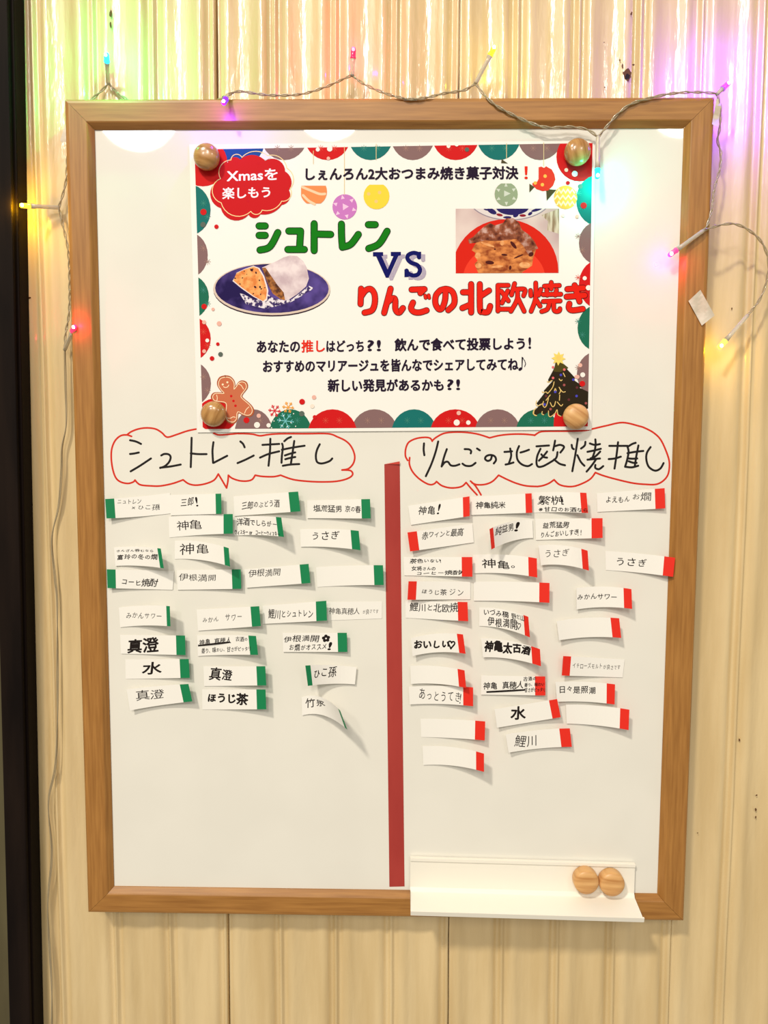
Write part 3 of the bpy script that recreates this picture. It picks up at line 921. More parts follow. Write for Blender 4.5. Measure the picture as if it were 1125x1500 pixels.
# snowflakes
for (x, y, r_, m, wd) in ((842, 463, 62, pm('flake_red', (214, 40, 52)), 1.2), (990, 425, 58, pm('flake_orange', (240, 166, 70)), 1.2), (962, 575, 85, pm('flake_blue', (110, 190, 196)), 1.3)):
    cx, cy = g([(x, y)])[0]
    rr_ = r_ / 7.5
    for k in range(6):
        a = k * PI / 3 + .12
        A.stroke([(cx, cy), (cx + rr_ * math.cos(a), cy + rr_ * math.sin(a))], wd, m)
        bx, by = cx + rr_ * .62 * math.cos(a), cy + rr_ * .62 * math.sin(a)
        for d in (-.8, .8):
            A.stroke([(bx, by), (bx + rr_ * .36 * math.cos(a + d), by + rr_ * .36 * math.sin(a + d))], wd * .8, m)
        A.ell(cx + rr_ * math.cos(a), cy + rr_ * math.sin(a), wd * .9, wd * .9, m, n=8)
for p in ((1050, 495), (835, 575), (940, 517), (900, 567), (1022, 592), (982, 637), (1073, 633), (922, 628), (808, 650)):
    A.ell(*g([p])[0], .9, .9, cW, n=8)
A.build('printed_gingerbread', poster)

# christmas tree
A = Art(0.0008, YP)
g = lambda pts: zt(pts, 780, 510, 11.53)
TQ = AQ
cDk = pm('tree_dark', (44, 36, 22)); cDk2 = pm('tree_olive', (78, 70, 26)); cGd = pm('tree_gold', (226, 194, 120))
A.poly(g([(390, 235), (490, 235), (605, 330), (580, 350), (720, 500), (700, 540), (850, 640), (790, 665), (960, 745), (960, 1010), (900, 1030), (520, 1100), (500, 1150), (440, 1140), (400, 1080), (350, 1140), (290, 1150), (270, 1070),
              (190, 1130), (160, 1080), (60, 1130), (25, 1110), (30, 1060), (150, 930), (90, 965), (70, 930), (200, 760), (190, 720), (350, 540), (270, 570), (265, 530), (340, 390), (370, 330)]), cDk, TQ)
A.poly(g([(390, 235), (490, 235), (605, 330), (560, 360), (480, 400), (400, 400), (350, 390), (370, 330)]), cDk2, TQ)
for s in ([(330, 545), (270, 575), (250, 560)], [(365, 570), (340, 660), (260, 760), (235, 740), (175, 750), (165, 730)], [(300, 790), (230, 880)], [(270, 850), (240, 960), (205, 1000), (175, 960), (185, 900)],
          [(165, 940), (90, 975), (60, 950), (70, 890)], [(390, 900), (370, 970), (335, 985), (300, 920)], [(510, 950), (480, 975), (420, 910)], [(450, 660), (475, 720), (450, 770)], [(460, 680), (510, 740), (555, 735)],
          [(30, 1040), (20, 1110), (50, 1140)], [(70, 1140), (15, 1110), (20, 1060), (60, 1010)], [(190, 1125), (160, 1110), (165, 1070)], [(270, 1060), (275, 1140), (310, 1155), (380, 1100), (415, 1040), (430, 1120), (480, 1150)],
          [(460, 790), (455, 880)], [(370, 720), (385, 680), (400, 720)], [(520, 420), (550, 480)], [(450, 520), (480, 550), (500, 535)]):
    A.stroke(g(s), 1.2, cGd)
st = []
for k in range(16):
    a = k * PI / 8 - PI / 2 + .05
    r_ = 122 if k % 2 == 0 else 70
    st.append((440 + r_ * math.cos(a), 175 + r_ * math.sin(a)))
A.poly(g(st), pm('star_gold', (246, 216, 110)))
A.ell(*g([(440, 165)])[0], 4, 4, pm('star_core', (250, 206, 110)), n=14)
for (x, y, m) in ((347, 322, 0), (537, 362, 0), (347, 503, 0), (480, 452, 1), (690, 532, 1), (535, 622, 2), (752, 665, 3), (385, 738, 1), (745, 808, 1), (230, 808, 3), (614, 870, 3), (903, 930, 2), (305, 1030, 2), (205, 950, 1)):
    A.ell(*g([(x, y)])[0], 1.9, 1.9, [pm('bead_pink', (226, 110, 112)), pm('bead_blue', (74, 72, 190)), pm('bead_rose', (162, 84, 84)), pm('bead_dim', (98, 44, 50))][m], n=12)
A.ell(*g([(735, 483)])[0], 2.4, 2.4, cPk, n=12)
A.build('printed_tree', poster)


# ================================================================ ROUND WOODEN MAGNETS
def lathe(prof_, n=40):
    V, F = [], []
    for (r_, h) in prof_:
        for i in range(n):
            a = 2 * PI * i / n
            V.append((r_ * math.cos(a), -h, r_ * math.sin(a)))
    for k in range(len(prof_) - 1):
        for i in range(n):
            j = (i + 1) % n
            F.append((k * n + i, k * n + j, (k + 1) * n + j, (k + 1) * n + i))
    F.append(tuple(range(n - 1, -1, -1)))
    F.append(tuple((len(prof_) - 1) * n + i for i in range(n)))
    return V, F


DOME = [(0.0070, 0.0), (0.0086, 0.0006), (0.0094, 0.0020), (0.0097, 0.0040), (0.0094, 0.0060), (0.0085, 0.0076), (0.0070, 0.0089), (0.0050, 0.0097), (0.0026, 0.0101), (0.0008, 0.0102)]
FLAT = [(0.0086, 0.0), (0.0096, 0.0008), (0.0099, 0.0025), (0.0099, 0.0075), (0.0095, 0.0090), (0.0085, 0.0099), (0.0060, 0.0105), (0.0030, 0.0108), (0.0008, 0.0108)]


def magnet(px, py, base, prof_, m, label, group, rz):
    c = P(px, py, base - 0.0050)
    t = thing('wooden_magnet', label, 'magnet', (c.x, base, c.z), group)
    V, F = lathe(prof_)
    me = bpy.data.meshes.new('knob')
    me.from_pydata(V, [], F)
    me.materials.append(m)
    me.polygons.foreach_set('use_smooth', [True] * len(me.polygons))
    o = bpy.data.objects.new('knob', me)
    COL.objects.link(o); o.parent = t
    o.location = (0, -0.0004, 0)
    o.rotation_euler = (0, rz, 0)
    V, F = lathe([(0.0068, -0.0002), (0.0068, 0.0004)], 28)
    me = bpy.data.meshes.new('magnet_disc')
    me.from_pydata(V, [], F)
    me.materials.append(mat('magnet_black', (40, 38, 38), 0.5))
    o = bpy.data.objects.new('magnet_disc', me)
    COL.objects.link(o); o.parent = t
    o.location = (0, -0.0003, 0)


GM = 'round wooden magnets on the poster corners'
magnet(302.5, 229.5, YP - 0.0003, DOME, M_KNOB, 'round wooden magnet pinning the top left corner of the poster', GM, 0.3)
magnet(846.0, 222.5, YP - 0.0003, DOME, M_KNOB, 'round wooden magnet pinning the top right corner of the poster', GM, 1.3)
magnet(312.5, 606.5, YP - 0.0003, DOME, M_KNOB, 'round wooden magnet below the gingerbread man, at the lower left of the poster', GM, 2.0)
magnet(843.8, 610.0, YP - 0.0003, DOME, M_KNOB2, 'paler round wooden magnet over the printed tree at the lower right of the poster', GM, 0.6)

# ================================================================ PEN TRAY
c0, c1 = P(601, 1254, YB - 0.001), P(929, 1264, YB - 0.001)
ang = -0.016
tray = thing('pen_tray', 'white plastic pen tray stuck to the lower right of the board over the frame', 'tray', (c0.x, YB, c0.z))
TW = c1.x - c0.x
# cross-section (forward, down): back plate, sloping bottom, small front lip
bt = 0.0016
hb = 0.0265
SEC = [(0.0, 0.0), (0.0035, 0.0), (0.0035, 0.0022), (0.0022, 0.0028), (0.0022, hb - 0.002), (0.0045, hb + 0.0008), (0.026, hb + 0.0042), (0.0272, hb + 0.0020), (0.0286, hb + 0.0022), (0.0276, hb + 0.0060), (0.006, hb + 0.0032), (0.0052, hb + 0.0015)]
# the sloping bottom passes in front of the frame; the back plate ends above it
SEC += [(0.0052, hb + 0.001), (0.0005, hb - 0.0012), (0.0, hb - 0.002)]
V = []
ns = len(SEC)
for x in (0.0, TW):
    for (fy, dz) in SEC:
        V.append((c0.x + x, YB - 0.0010 - fy - 0.0001, c0.z - dz + math.tan(ang) * x * 1.0))
F = [(i, (i + 1) % ns, ns + (i + 1) % ns, ns + i) for i in range(ns)] + [tuple(range(ns - 1, -1, -1)), tuple(range(ns, 2 * ns))]
o = mesh_obj('tray_body', V, F, M_TRAY, tray)
v = [(c0.x + 0.001, YB, c0.z - 0.004), (c0.x + TW - 0.001, YB, c0.z - 0.004 + math.tan(ang) * TW), (c0.x + TW - 0.001, YB, c0.z - 0.020 + math.tan(ang) * TW), (c0.x + 0.001, YB, c0.z - 0.020)]
v = v + [(p[0], YB - 0.0011, p[2]) for p in v]
mesh_obj('magnet_strip', v, [(0, 1, 2, 3), (7, 6, 5, 4), (0, 4, 5, 1), (1, 5, 6, 2), (2, 6, 7, 3), (3, 7, 4, 0)], mat('magnet_grey', (60, 58, 56), .7), tray)
GT = 'wooden magnets stuck in the pen tray'
magnet(857.5, 1288.5, YB - 0.0034, FLAT, M_KNOB2, 'left one of the two wooden magnets in the white pen tray', GT, 0.03)
magnet(895.0, 1291.5, YB - 0.0034, FLAT, M_KNOB2, 'right one of the two wooden magnets in the white pen tray', GT, 0.10)

# ================================================================ PAPER SLIPS
#  corners TL TR BR BL, tip side, tip width, lift left/right (mm), bow, [(text, x0,y0,x1,y1, slope, weight)], label
G, R_, N_ = 'g', 'r', None
SL = [
    # ---- left half
    ((154, 731), (249, 722), (251, 752), (156, 759.5), G, 'L', .14, 5, 0.6, 1, [('ニュトレン', 172, 731, 207, 737.5, -1, 0), ('×ひこ孫!', 193, 738, 234, 746.5, -1, 0)], 'green-ended slip at far left of the top row under the left bubble'),
    ((248, 725), (324, 723), (324.5, 752.5), (250, 755), G, 'R', .11, 0.6, 6, 0, [('三郎', 265, 729, 284, 741, -2, .004), ('!', 286, 728, 291, 742, 0, .004)], 'green-ended slip second in the top left row, two characters and a tall exclamation mark'),
    ((342, 727), (436.7, 720), (440, 749), (343, 756), G, 'R', .15, 0.5, 7, 0, [('三郎のぶどう酒', 354, 733, 409, 745, -4, .004)], 'green-ended slip third in the top left row, one sloping line of seven characters'),
    ((450, 733), (542, 731), (543, 759.5), (450, 759), G, 'R', .14, 0.5, 6, 0, [('塩荒猛男', 459, 739, 500, 750, -1, .004), ('京の春', 505, 740, 528, 750, 0, .004)], 'green-ended slip at the right end of the top left row beside the red divider'),
    ((247, 757), (341, 753), (341, 781.6), (248, 787.5), G, 'R', .145, 0.5, 6, -1, [('神亀', 259, 762, 296, 778, 1, 0)], 'green-ended slip second row left half, two large characters, left of a crowded slip'),
    ((340, 758), (412, 758), (416, 786.6), (341, 785), G, 'R', .11, 0.5, 14, -2, [('洋酒でしらがー', 347, 760, 404, 772, 4, .006), ('ウィスキー or コーヒーウィスキー', 344, 777, 407, 785, 2, .006)], 'green-ended slip second row left half, crowded with two lines and lifted at its right'),
    ((439.5, 775.6), (525.5, 777.7), (528, 806), (440.5, 801), G, 'R', .14, 0.5, 12, -2, [('うさぎ', 458, 779, 497, 791, -1, .004)], 'green-ended slip second row left half, three round characters, curling up beside the divider'),
    ((167, 802), (235.5, 803.6), (240, 832.6), (169, 829), G, 'R', .075, 0.5, 12, -2, [('さんざん呑むなら', 171, 805, 224, 809, 0, .004), ('富玲の冬の燗', 172, 812, 230, 820, -1, .006)], 'green-ended slip third row far left, two tiny lines and a narrow tip'),
    ((256, 792), (335, 803), (337, 830), (256, 819), G, 'R', .095, 0.5, 15, -4, [('神亀', 263, 797, 305, 814, 0, 0)], 'green-ended slip third row left half, two large characters, right end drooping forward'),
    ((156.5, 834), (255, 836), (253, 864), (157.5, 861.5), G, 'L', .13, 4, 0.5, 0, [('コーヒ焼酎', 179, 847, 233, 859, 2, .006)], 'green-ended slip with its tip over the left frame, fourth row, five characters'),
    ((259, 835), (352.5, 834), (353.5, 862.5), (260, 864), G, 'R', .14, 0.5, 4, 0, [('伊根満開', 262, 840, 316, 852, 0, 0)], 'green-ended slip fourth row left half, second from left, four thin characters'),
    ((358, 834), (452, 826), (454.7, 854), (361, 861), G, 'R', .14, 0.5, 6, 0, [('伊根満開', 364, 833, 411, 845, -2, 0)], 'green-ended slip fourth row left half, third from left, sloping up to its tip'),
    ((463, 831), (561, 828), (562, 857), (465, 860), G, 'R', .14, 0.5, 6, -1, [], 'blank green-ended slip, the only one without writing in the left half'),
    ((174, 890), (248.7, 888), (249.7, 917.5), (176, 919), G, 'R', .07, 0.5, 14, -2, [('みかんサワー', 185, 898, 237, 907, 1, 0)], 'green-ended slip fifth row far left, six thin characters and a very narrow tip'),
    ((288, 893), (379.7, 888), (382, 917), (290, 924), G, 'R', .14, 0.5, 7, 0, [('みかん', 297, 904, 320, 912, -1, 0), ('サワー', 330, 899, 354, 910, -2, 0)], 'green-ended slip fifth row left half, second from left, writing split by a wide gap'),
    ((384.7, 887.5), (478, 880), (479, 909), (384.7, 914), G, 'R', .165, 0.5, 6, 0, [('鯉川とシュトレン', 393, 891, 458, 906, -2, .004)], 'green-ended slip fifth row left half, eight characters, tip overlapping the slip beside it'),
    ((476, 882), (559.7, 881), (559.5, 906), (477, 909), N_, 'R', 0, 0.3, 0.5, 0, [('神亀真穂人', 482, 890, 527, 901, 2, 0), ('が良さです', 532, 893, 555, 901, 0, 0)], 'white slip with no coloured end showing, right end of the fifth row by the divider'),
    ((176, 930), (271, 931), (271.8, 959.6), (177, 957.6), G, 'R', .14, 0.5, 5, 0, [('真澄', 187, 934, 232, 956, -1, .024)], 'green-ended slip sixth row far left, two very thick brushed characters'),
    ((288.6, 930.6), (375, 931.6), (378, 959.4), (289.8, 961), G, 'R', .13, 0.5, 10, -1, [('神亀 真穂人', 292, 935, 338, 945, -2, .004), ('古酒の', 345, 933, 362, 941, 0, .004), ('香り、味わい、甘さがピッタリ', 295, 948, 366, 957, -2, .004), ('_', 289, 942.5, 336, 945, -4, .03)], 'green-ended slip sixth row left half, two crowded lines, the upper one underlined'),
    ((414, 927), (508, 927), (508.8, 955), (414.6, 955), G, 'R', .145, 0.5, 4, 0, [('伊根満開', 416, 930, 468, 941, -1, .004), ('✿', 472, 930, 483, 940, 0, .02), ('お燗がオススメ', 424, 943, 478, 953, -2, .004), ('!', 480, 941, 486, 952, 0, .02)], 'green-ended slip sixth row near the divider, two lines with a small flower doodle'),
    ((183.6, 966), (276.5, 965.4), (278, 993), (184, 994.6), G, 'R', .145, 0.5, 5, 0, [('水', 208, 970, 236, 988, 0, .02)], 'green-ended slip seventh row far left, one thick character alone'),
    ((298, 976), (388.6, 976), (390, 1004), (299, 1005), G, 'R', .145, 0.5, 8, 0, [('真澄', 306, 978, 340, 997, 1, .014)], 'green-ended slip seventh row left half, second from left, two medium thick characters'),
    ((447.2, 975), (522.5, 977.4), (520, 1002.5), (451, 1004.8), G, 'L', .10, 14, 2.0, -2, [('ひこ孫', 461, 978, 494, 995, -2, .006)], 'green-ended slip seventh row near the divider, its narrow tip on the left side'),
    ((185.5, 1010), (276, 1002), (281.7, 1027.4), (190.4, 1040.7), G, 'R', .14, 4, 7, -1, [('真澄', 199, 1011, 240, 1027, -1, 0)], 'green-ended slip eighth row far left, tilted, two thin characters'),
    ((296, 1010), (389, 1010), (390, 1039), (296.4, 1039.5), G, 'R', .145, 0.5, 9, 0, [('ほうじ茶', 305, 1015, 363, 1032, 2, .024)], 'green-ended slip eighth row left half, second from left, thick characters'),
    ((442, 1021.4), (498.3, 1041), (508.8, 1069), (442.4, 1048), G, 'R', .055, 1.0, 30, -10, [('竹泉', 447, 1026, 474, 1040, 2, .004)], 'green-ended slip bottom of the left half, curling far out towards the viewer'),
    # ---- right half
    ((598, 741), (687.8, 727), (688, 756), (602, 769), R_, 'R', .11, 0.5, 5, 0, [('神亀', 613, 741, 638, 754, -1, .004), ('!', 641, 738, 646, 753, 0, .004)], 'red-ended slip far left of the top right row, tilted, ending in an exclamation mark'),
    ((689, 728), (778.8, 722.5), (779.7, 751), (689.6, 754.5), R_, 'R', .105, 0.5, 4, 0, [('神亀純米', 697, 734, 740, 745, -1, .006)], 'red-ended slip second in the top right row, four small characters, below the bubble tail'),
    ((781, 721.6), (859, 722), (861.5, 751.5), (780.6, 751), R_, 'R', .12, 0.5, 10, -1, [('繁桝!', 787, 726, 825, 740, 1, .004), ('※甘口のお酒なら', 789, 743, 858, 751, 1, .006)], 'red-ended slip third in the top right row, second line running onto its red tip'),
    ((874, 722.6), (973.6, 715), (974.6, 744.7), (875, 750), R_, 'R', .145, 0.5, 4, 0, [('よえもん', 888, 727, 922, 736, -1, .004), ('お燗', 927, 721, 954, 733, -1, 0)], 'red-ended slip at the right end of the top right row beside the frame'),
    ((596.8, 780), (692, 767), (694, 794.5), (600.7, 807.8), R_, 'L', .145, 5, 0.5, 0, [('赤ワインと最高.', 618, 776, 680, 788, -6, .004)], 'red-ended slip second row right half, far left with its tip on the left, tilted'),
    ((717, 775), (780, 761), (781, 788), (719.8, 805), R_, 'L', .085, 18, 0.5, -4, [('純益男', 725, 770, 752, 784, -6, .004), ('!', 754, 767, 761, 781, 0, .02)], 'red-ended slip second row right half, narrow tip on the left lifted well off the board'),
    ((784, 760), (882.7, 759), (882.7, 788), (785, 791), R_, 'R', .165, 1.0, 7, 0, [('益荒猛男', 795, 764, 834, 774, 0, .006), ('りんごおいしすぎ!!', 793, 777, 852, 787, -3, .006)], 'red-ended slip second row right half, rightmost, two lines and a broad tip'),
    ((591, 816), (691.9, 816), (692, 844.8), (592, 843), R_, 'R', .155, 0.5, 6, 0, [('茶色いない!', 600, 818, 646, 825, -1, .006), ('女将さんの', 603, 829, 638, 836, 0, .006), ('コーヒー焼酎♪', 611, 835, 678, 842, -3, .006)], 'red-ended slip third row right half, far left, three tiny lines'),
    ((693, 813), (786.4, 818), (787, 846), (693.6, 840), R_, 'R', .135, 0.5, 10, -3, [('神亀。', 706, 820, 754, 834, 2, .004)], 'red-ended slip third row right half, second from left, two characters and a small circle'),
    ((788.8, 799), (860.8, 806.7), (862.7, 836), (792.3, 828), R_, 'R', .13, 4, 15, -4, [('うさぎ', 799, 806, 834, 818, -1, 0)], 'red-ended slip third row right half, third from left, arched with a narrow tip'),
    ((886.6, 807), (989, 817), (986, 845), (887.5, 835), R_, 'R', .155, 0.5, 6.5, -1, [('うさぎ', 904, 818, 948, 830, 1, .004)], 'red-ended slip whose tip reaches over the right frame'),
    ((598.4, 851.5), (689, 852), (689, 878), (596.8, 878.6), R_, 'L', .135, 6, 0.5, 0, [('ほうじ茶', 618, 863, 654, 872, 1, .004), ('ジン', 658, 863, 678, 873, 1, 0)], 'red-ended slip fourth row right half, far left with its tip on the left, level'),
    ((694, 852), (805, 854), (804.8, 883), (694, 880), R_, 'R', .135, 0.5, 7, -1, [], 'blank red-ended slip fourth row, longest blank, between two written slips'),
    ((844.5, 861.4), (925, 863), (926, 892), (844.5, 892.7), R_, 'R', .145, 3, 10, -3, [('みかんサワー', 846, 871, 903, 880, 1, .004)], 'red-ended slip fourth row right half, rightmost, arched, six characters'),
    ((594, 880), (684.8, 882), (685.8, 910), (594, 905), R_, 'R', .16, 0.5, 7, 0, [('鯉川と北欧焼', 600, 882, 671, 896, 1, .004)], 'red-ended slip fifth row right half, far left, six characters touching the tip'),
    ((702, 890), (773.9, 903.6), (776.3, 933.8), (702, 917), R_, 'R', .10, 0.5, 17, -4, [('いづみ橋', 709, 894, 745, 905, 3, .006), ('野だ山', 749, 900, 768, 910, 3, .004), ('伊根満開♡', 714, 907, 762, 921, 6, .006)], 'red-ended slip fifth row right half, second from left, two lines and a heart, drooping'),
    ((815.5, 910), (907, 905.7), (910, 934.5), (819, 938), R_, 'R', .14, 5, 9, -3, [], 'blank red-ended slip fifth row right half, rightmost, arched in the middle'),
    ((602, 935), (678.3, 929.4), (682, 957.7), (604.6, 961), R_, 'R', .12, 5, 12, -4, [('おいしい♡', 607, 939, 666, 951, 2, .024)], 'red-ended slip sixth row right half, far left, thick writing ending in a heart'),
    ((704.8, 935), (791, 951), (792.5, 976), (707.6, 963), R_, 'R', .15, 3, 15, -4, [('神亀太古酒', 710, 941, 778, 960, 6, .028)], 'red-ended slip sixth row right half, five very thick characters'),
    ((825, 961), (915, 966), (912, 992.4), (822.9, 989.5), R_, 'L', .13, 6, 0.5, 0, [('イチローズモルト', 839, 971, 882, 980, 1, 0), ('が良さです', 884, 974, 909, 982, 1, 0)], 'red-ended slip sixth row right half, rightmost, tip on the left'),
    ((601, 975.5), (680.5, 982), (682.8, 1007.8), (602, 1002), R_, 'R', .13, 2, 13, -3, [], 'blank red-ended slip right below the thick heart slip'),
    ((704.8, 989.5), (798.7, 991), (799, 1018.8), (704.4, 1017.5), R_, 'R', .16, 0.5, 4, 0, [('神亀 真穂人', 708, 998, 766, 1010, -1, .006), ('古酒の', 767, 991, 785, 998, 0, .006), ('香り、味わい', 768, 1000, 797, 1006, -1, .006), ('甘さがピッタリ', 768, 1007, 798, 1014, -1, .006), ('_', 713, 1011, 768, 1013.5, -3, .03)], 'red-ended slip seventh row, underlined writing and three tiny lines crossing the tip'),
    ((813.6, 999), (901, 1002.5), (900.3, 1032), (816, 1028), R_, 'R', .14, 5, 7, -2, [('日々是照潮', 820, 1005, 873, 1017, 3, .006)], 'red-ended slip seventh row right half, rightmost, five squarish characters'),
    ((599, 1006), (693, 1007), (693, 1034.6), (600, 1032), R_, 'R', .155, 2, 8, -2, [('あっとうてき!', 614, 1011, 676, 1028, 5, -.002)], 'red-ended slip eighth row far left, one thin loose line ending in an exclamation mark'),
    ((724.4, 1039), (816, 1024), (821.5, 1050.6), (728, 1066), R_, 'R', .13, 4, 6, 0, [('水', 748, 1035, 769, 1054, 0, .024)], 'red-ended slip tilted, one thick character alone, eighth row right half'),
    ((829, 1032), (922, 1039.6), (920.8, 1069.5), (830, 1060), R_, 'R', .145, 0.5, 9, -2, [], 'blank red-ended slip at the right end of the eighth row, lowest on the right side'),
    ((616, 1053), (710.8, 1056.8), (710, 1084.7), (617, 1079.7), R_, 'R', .155, 0.5, 8, -1, [], 'blank red-ended slip second from the bottom beside the divider'),
    ((740.6, 1076), (834.7, 1067), (837.7, 1094), (745, 1102.6), R_, 'R', .165, 5, 6, -2, [('鯉川', 753, 1077, 786, 1095, 0, 0)], 'red-ended slip ninth row, two thin characters, lowest written slip'),
    ((619, 1093), (709, 1104), (709, 1130.7), (620, 1120.7), R_, 'R', .13, 0.5, 15, -4, [], 'blank red-ended slip, lowest of all on the board'),
]
rh = random.Random(11)
for i, (TL, TR, BR, BLc, tip, side, tw, dl, dr, bow, txt, label) in enumerate(SL):
    base = 0.00035 + 0.0003 * (i % 4)
    def dep(u, dl=dl, dr=dr, base=base):
        # stuck in the middle or at the low end, the lifted end curls off the board
        return base + 0.001 * (max(0, dl - .5) * (1 - u) ** 2.2 + max(0, dr - .5) * u ** 2.2)
    S = strip_surface(TL, TR, BR, BLc, dep, bow)
    c = S(0.5, 0.5)
    root = thing('paper_slip', label, 'paper slip', (c[0], YB, c[2]),
                 'voting slips with green ends' if tip == G or tip is None else 'voting slips with red ends')
    u0, u1 = 0.0, 1.0
    if tip:
        if side == 'R': u1 = 1 - tw
        else: u0 = tw
    sheet('paper', S, 12, u0, u1, M_PAPER, root)
    if tip:
        a, b = (u1, 1.0) if side == 'R' else (0.0, u0)
        sheet('colour_tip', S, 3, a, b, M_GREEN if tip == G else M_RED, root)
    V, F = [], []
    ux, uy = TR[0] - TL[0], TR[1] - TL[1]
    vx, vy = BLc[0] - TL[0], BLc[1] - TL[1]
    det = ux * vy - uy * vx
    for (s, x0, y0, x1, y1, slope, wt) in txt:
        if s == '_':
            gv = [(0, .3), (1, .3), (1, .7), (0, .7)]; gf = [(0, 1, 2, 3)]
        else:
            gv, gf = hand(s, rh)
        rad = wt * 26
        for li, (ox, oy) in enumerate(ring(rad, 8 if rad > .3 else 4)):
          b = len(V)
          for (a_, t) in gv:
            x = x0 + (x1 - x0) * a_ + ox
            y = y1 + (y0 - y1) * t + slope * (a_ - 0.5) + oy
            dx, dy = x - TL[0], y - TL[1]
            u = (dx * vy - dy * vx) / det
            v_ = (ux * dy - uy * dx) / det
            u = min(max(u, 0.01), 0.995); v_ = min(max(v_, 0.02), 0.98)
            # undo the bow so the writing stays where it was measured
            v2 = v_ - bow * 4 * u * (1 - u) / max(8, math.hypot(vx, vy)) * 0.5
            v2 = min(max(v2, 0.02), 0.98)
            V.append(S(u, v2, 0.00006 + li * 1e-6))
          F += [tuple(b + k for k in g_) for g_ in gf]
    if V:
        mesh_obj('handwriting', V, F, M_INK, root)


# ================================================================ TAPE PIECES
def tape(px, label, y, name='tape_piece', extra=None):
    c = P(sum(p[0] for p in px) / len(px), sum(p[1] for p in px) / len(px), y)
    t = thing(name, label, 'tape', c)
    def S(u, v):
        x = (px[0][0] * (1 - u) + px[1][0] * u) * (1 - v) + (px[3][0] * (1 - u) + px[2][0] * u) * v
        yy = (px[0][1] * (1 - u) + px[1][1] * u) * (1 - v) + (px[3][1] * (1 - u) + px[2][1] * u) * v
        lift = extra(u, v) if extra else 0
        return P(x, yy, y - lift)
    sheet('film', S, 5, 0, 1, M_TAPE, t, 0.00008, 8)
    return t


tape([(1008.5, 441), (1026, 424.5), (1047, 462), (1028, 477)], 'crinkled piece of clear tape on the right frame rail', -0.0006,
     extra=lambda u, v: 0.0003 * math.sin(v * 7 + u * 4) + 0.0004 * abs(v - .68 - .2 * u) + 0.0003)
tape([(1049, 144), (1057, 146), (1052, 186), (1043, 182)], 'clear tape wrapped over the top right corner of the frame holding the wire', -0.0009,
     extra=lambda u, v: 0.0004 * math.sin(v * 7))
tape([(590, 143.5), (612, 143.5), (611, 147.5), (592, 147)], 'tiny clear tape on the top rail edge holding the light wire', -0.0008)
tape([(88, 205), (96, 182), (97, 208), (90, 209)], 'small pale tape tab behind the upper left of the frame', 0.006)

# ================================================================ STRING OF LIGHTS
lights = thing('string_lights', 'clear wire string of small coloured LED lights looped around the board', 'string lights', P(562, 120, 0.0))


def tube(paths, r_, name, m, parent, n=8):
    V, F = [], []
    for pts in paths:
        b0 = len(V)
        N = len(pts)
        for i in range(N):
            a = Vector(pts[max(i - 1, 0)]); b = Vector(pts[min(i + 1, N - 1)])
            t = (b - a).normalized()
            ref = Vector((0, 1, 0)) if abs(t.y) < .9 else Vector((1, 0, 0))
            u = t.cross(ref).normalized(); w_ = t.cross(u)
            for k in range(n):
                an = 2 * PI * k / n
                V.append(Vector(pts[i]) + (u * math.cos(an) + w_ * math.sin(an)) * r_)
        for i in range(N - 1):
            for k in range(n):
                j = (k + 1) % n
                F.append((b0 + i * n + k, b0 + i * n + j, b0 + (i + 1) * n + j, b0 + (i + 1) * n + k))
        F.append(tuple(b0 + k for k in range(n)))
        F.append(tuple(b0 + (N - 1) * n + k for k in range(n - 1, -1, -1)))
    return mesh_obj(name, V, F, m, parent, smooth=True)


def twisted(pix, pitch, rad=0.00062, wr=0.00052, name='wire'):
    """pix: list of (px, py, y) ; two strands twisted round each other"""
    base = [P(*p) for p in pix]
    c = [Vector(p) for p in smoothpath([tuple(p) for p in base], 26)]
    A_, B_ = [], []
    s = 0.0
    for i in range(len(c)):
        a = c[max(i - 1, 0)]; b = c[min(i + 1, len(c) - 1)]
        t = (b - a).normalized()
        ref = Vector((0, 1, 0))
        u = t.cross(ref).normalized(); w_ = t.cross(u)
        if i: s += (c[i] - c[i - 1]).length
        ph = s / pitch * 2 * PI
        d = (u * math.cos(ph) + w_ * math.sin(ph) * 0.9) * rad
        A_.append(c[i] + d); B_.append(c[i] - d)
    return tube([A_, B_], wr, name, M_WIRE, lights, 8)


FY = -0.0016   # just in front of the frame face
WY = 0.0197
twisted([(75, 1540, WY), (76, 1450, WY), (70, 1330, WY), (76, 1250, WY), (71, 1175, WY), (83, 1100, WY), (84, 900, WY), (81, 850, WY), (76, 790, WY), (86, 740, WY), (90, 690, WY), (91, 655, WY),
         (97, 620, WY), (96, 560, WY), (95, 512, WY)], 0.16, 0.00052, 0.0005)
twisted([(95, 512, WY), (96, 490, WY), (101, 460, WY), (102, 420, WY), (100, 370, WY), (92, 330, WY), (86, 304, WY)], 0.016)
twisted([(86, 304, WY), (92, 285, WY), (97, 262, WY), (99, 230, WY + .001), (105, 190, YW - .0015 - .0005), (120, 160, WY), (152, 130, WY), (158, 122, WY)], 0.018)
twisted([(158, 121, WY), (170, 134, WY), (182, 143, WY), (205, 155, WY), (260, 158, WY), (310, 150, WY), (333, 139, 0.0)], 0.017)
twisted([(334, 139, -0.003), (350, 134, 0.001), (375, 137, 0.003), (400, 139.5, 0.003), (440, 138, 0.004), (475, 128, 0.006), (500, 117, 0.008), (516, 110, 0.010)], 0.017)
twisted([(516, 110, 0.010), (530, 121, 0.008), (550, 131, 0.004), (575, 140, 0.000), (600, 145, -0.0018), (625, 143, -0.0012), (650, 137, 0.002), (680, 132, 0.004), (697, 122, 0.004)], 0.017)
twisted([(697, 122, 0.004), (706, 135, 0.001), (722, 151, FY), (745, 165, FY), (780, 181, FY), (805, 187, FY), (835, 186, -0.001), (860, 190, -0.001), (875, 200, -0.002)], 0.018)
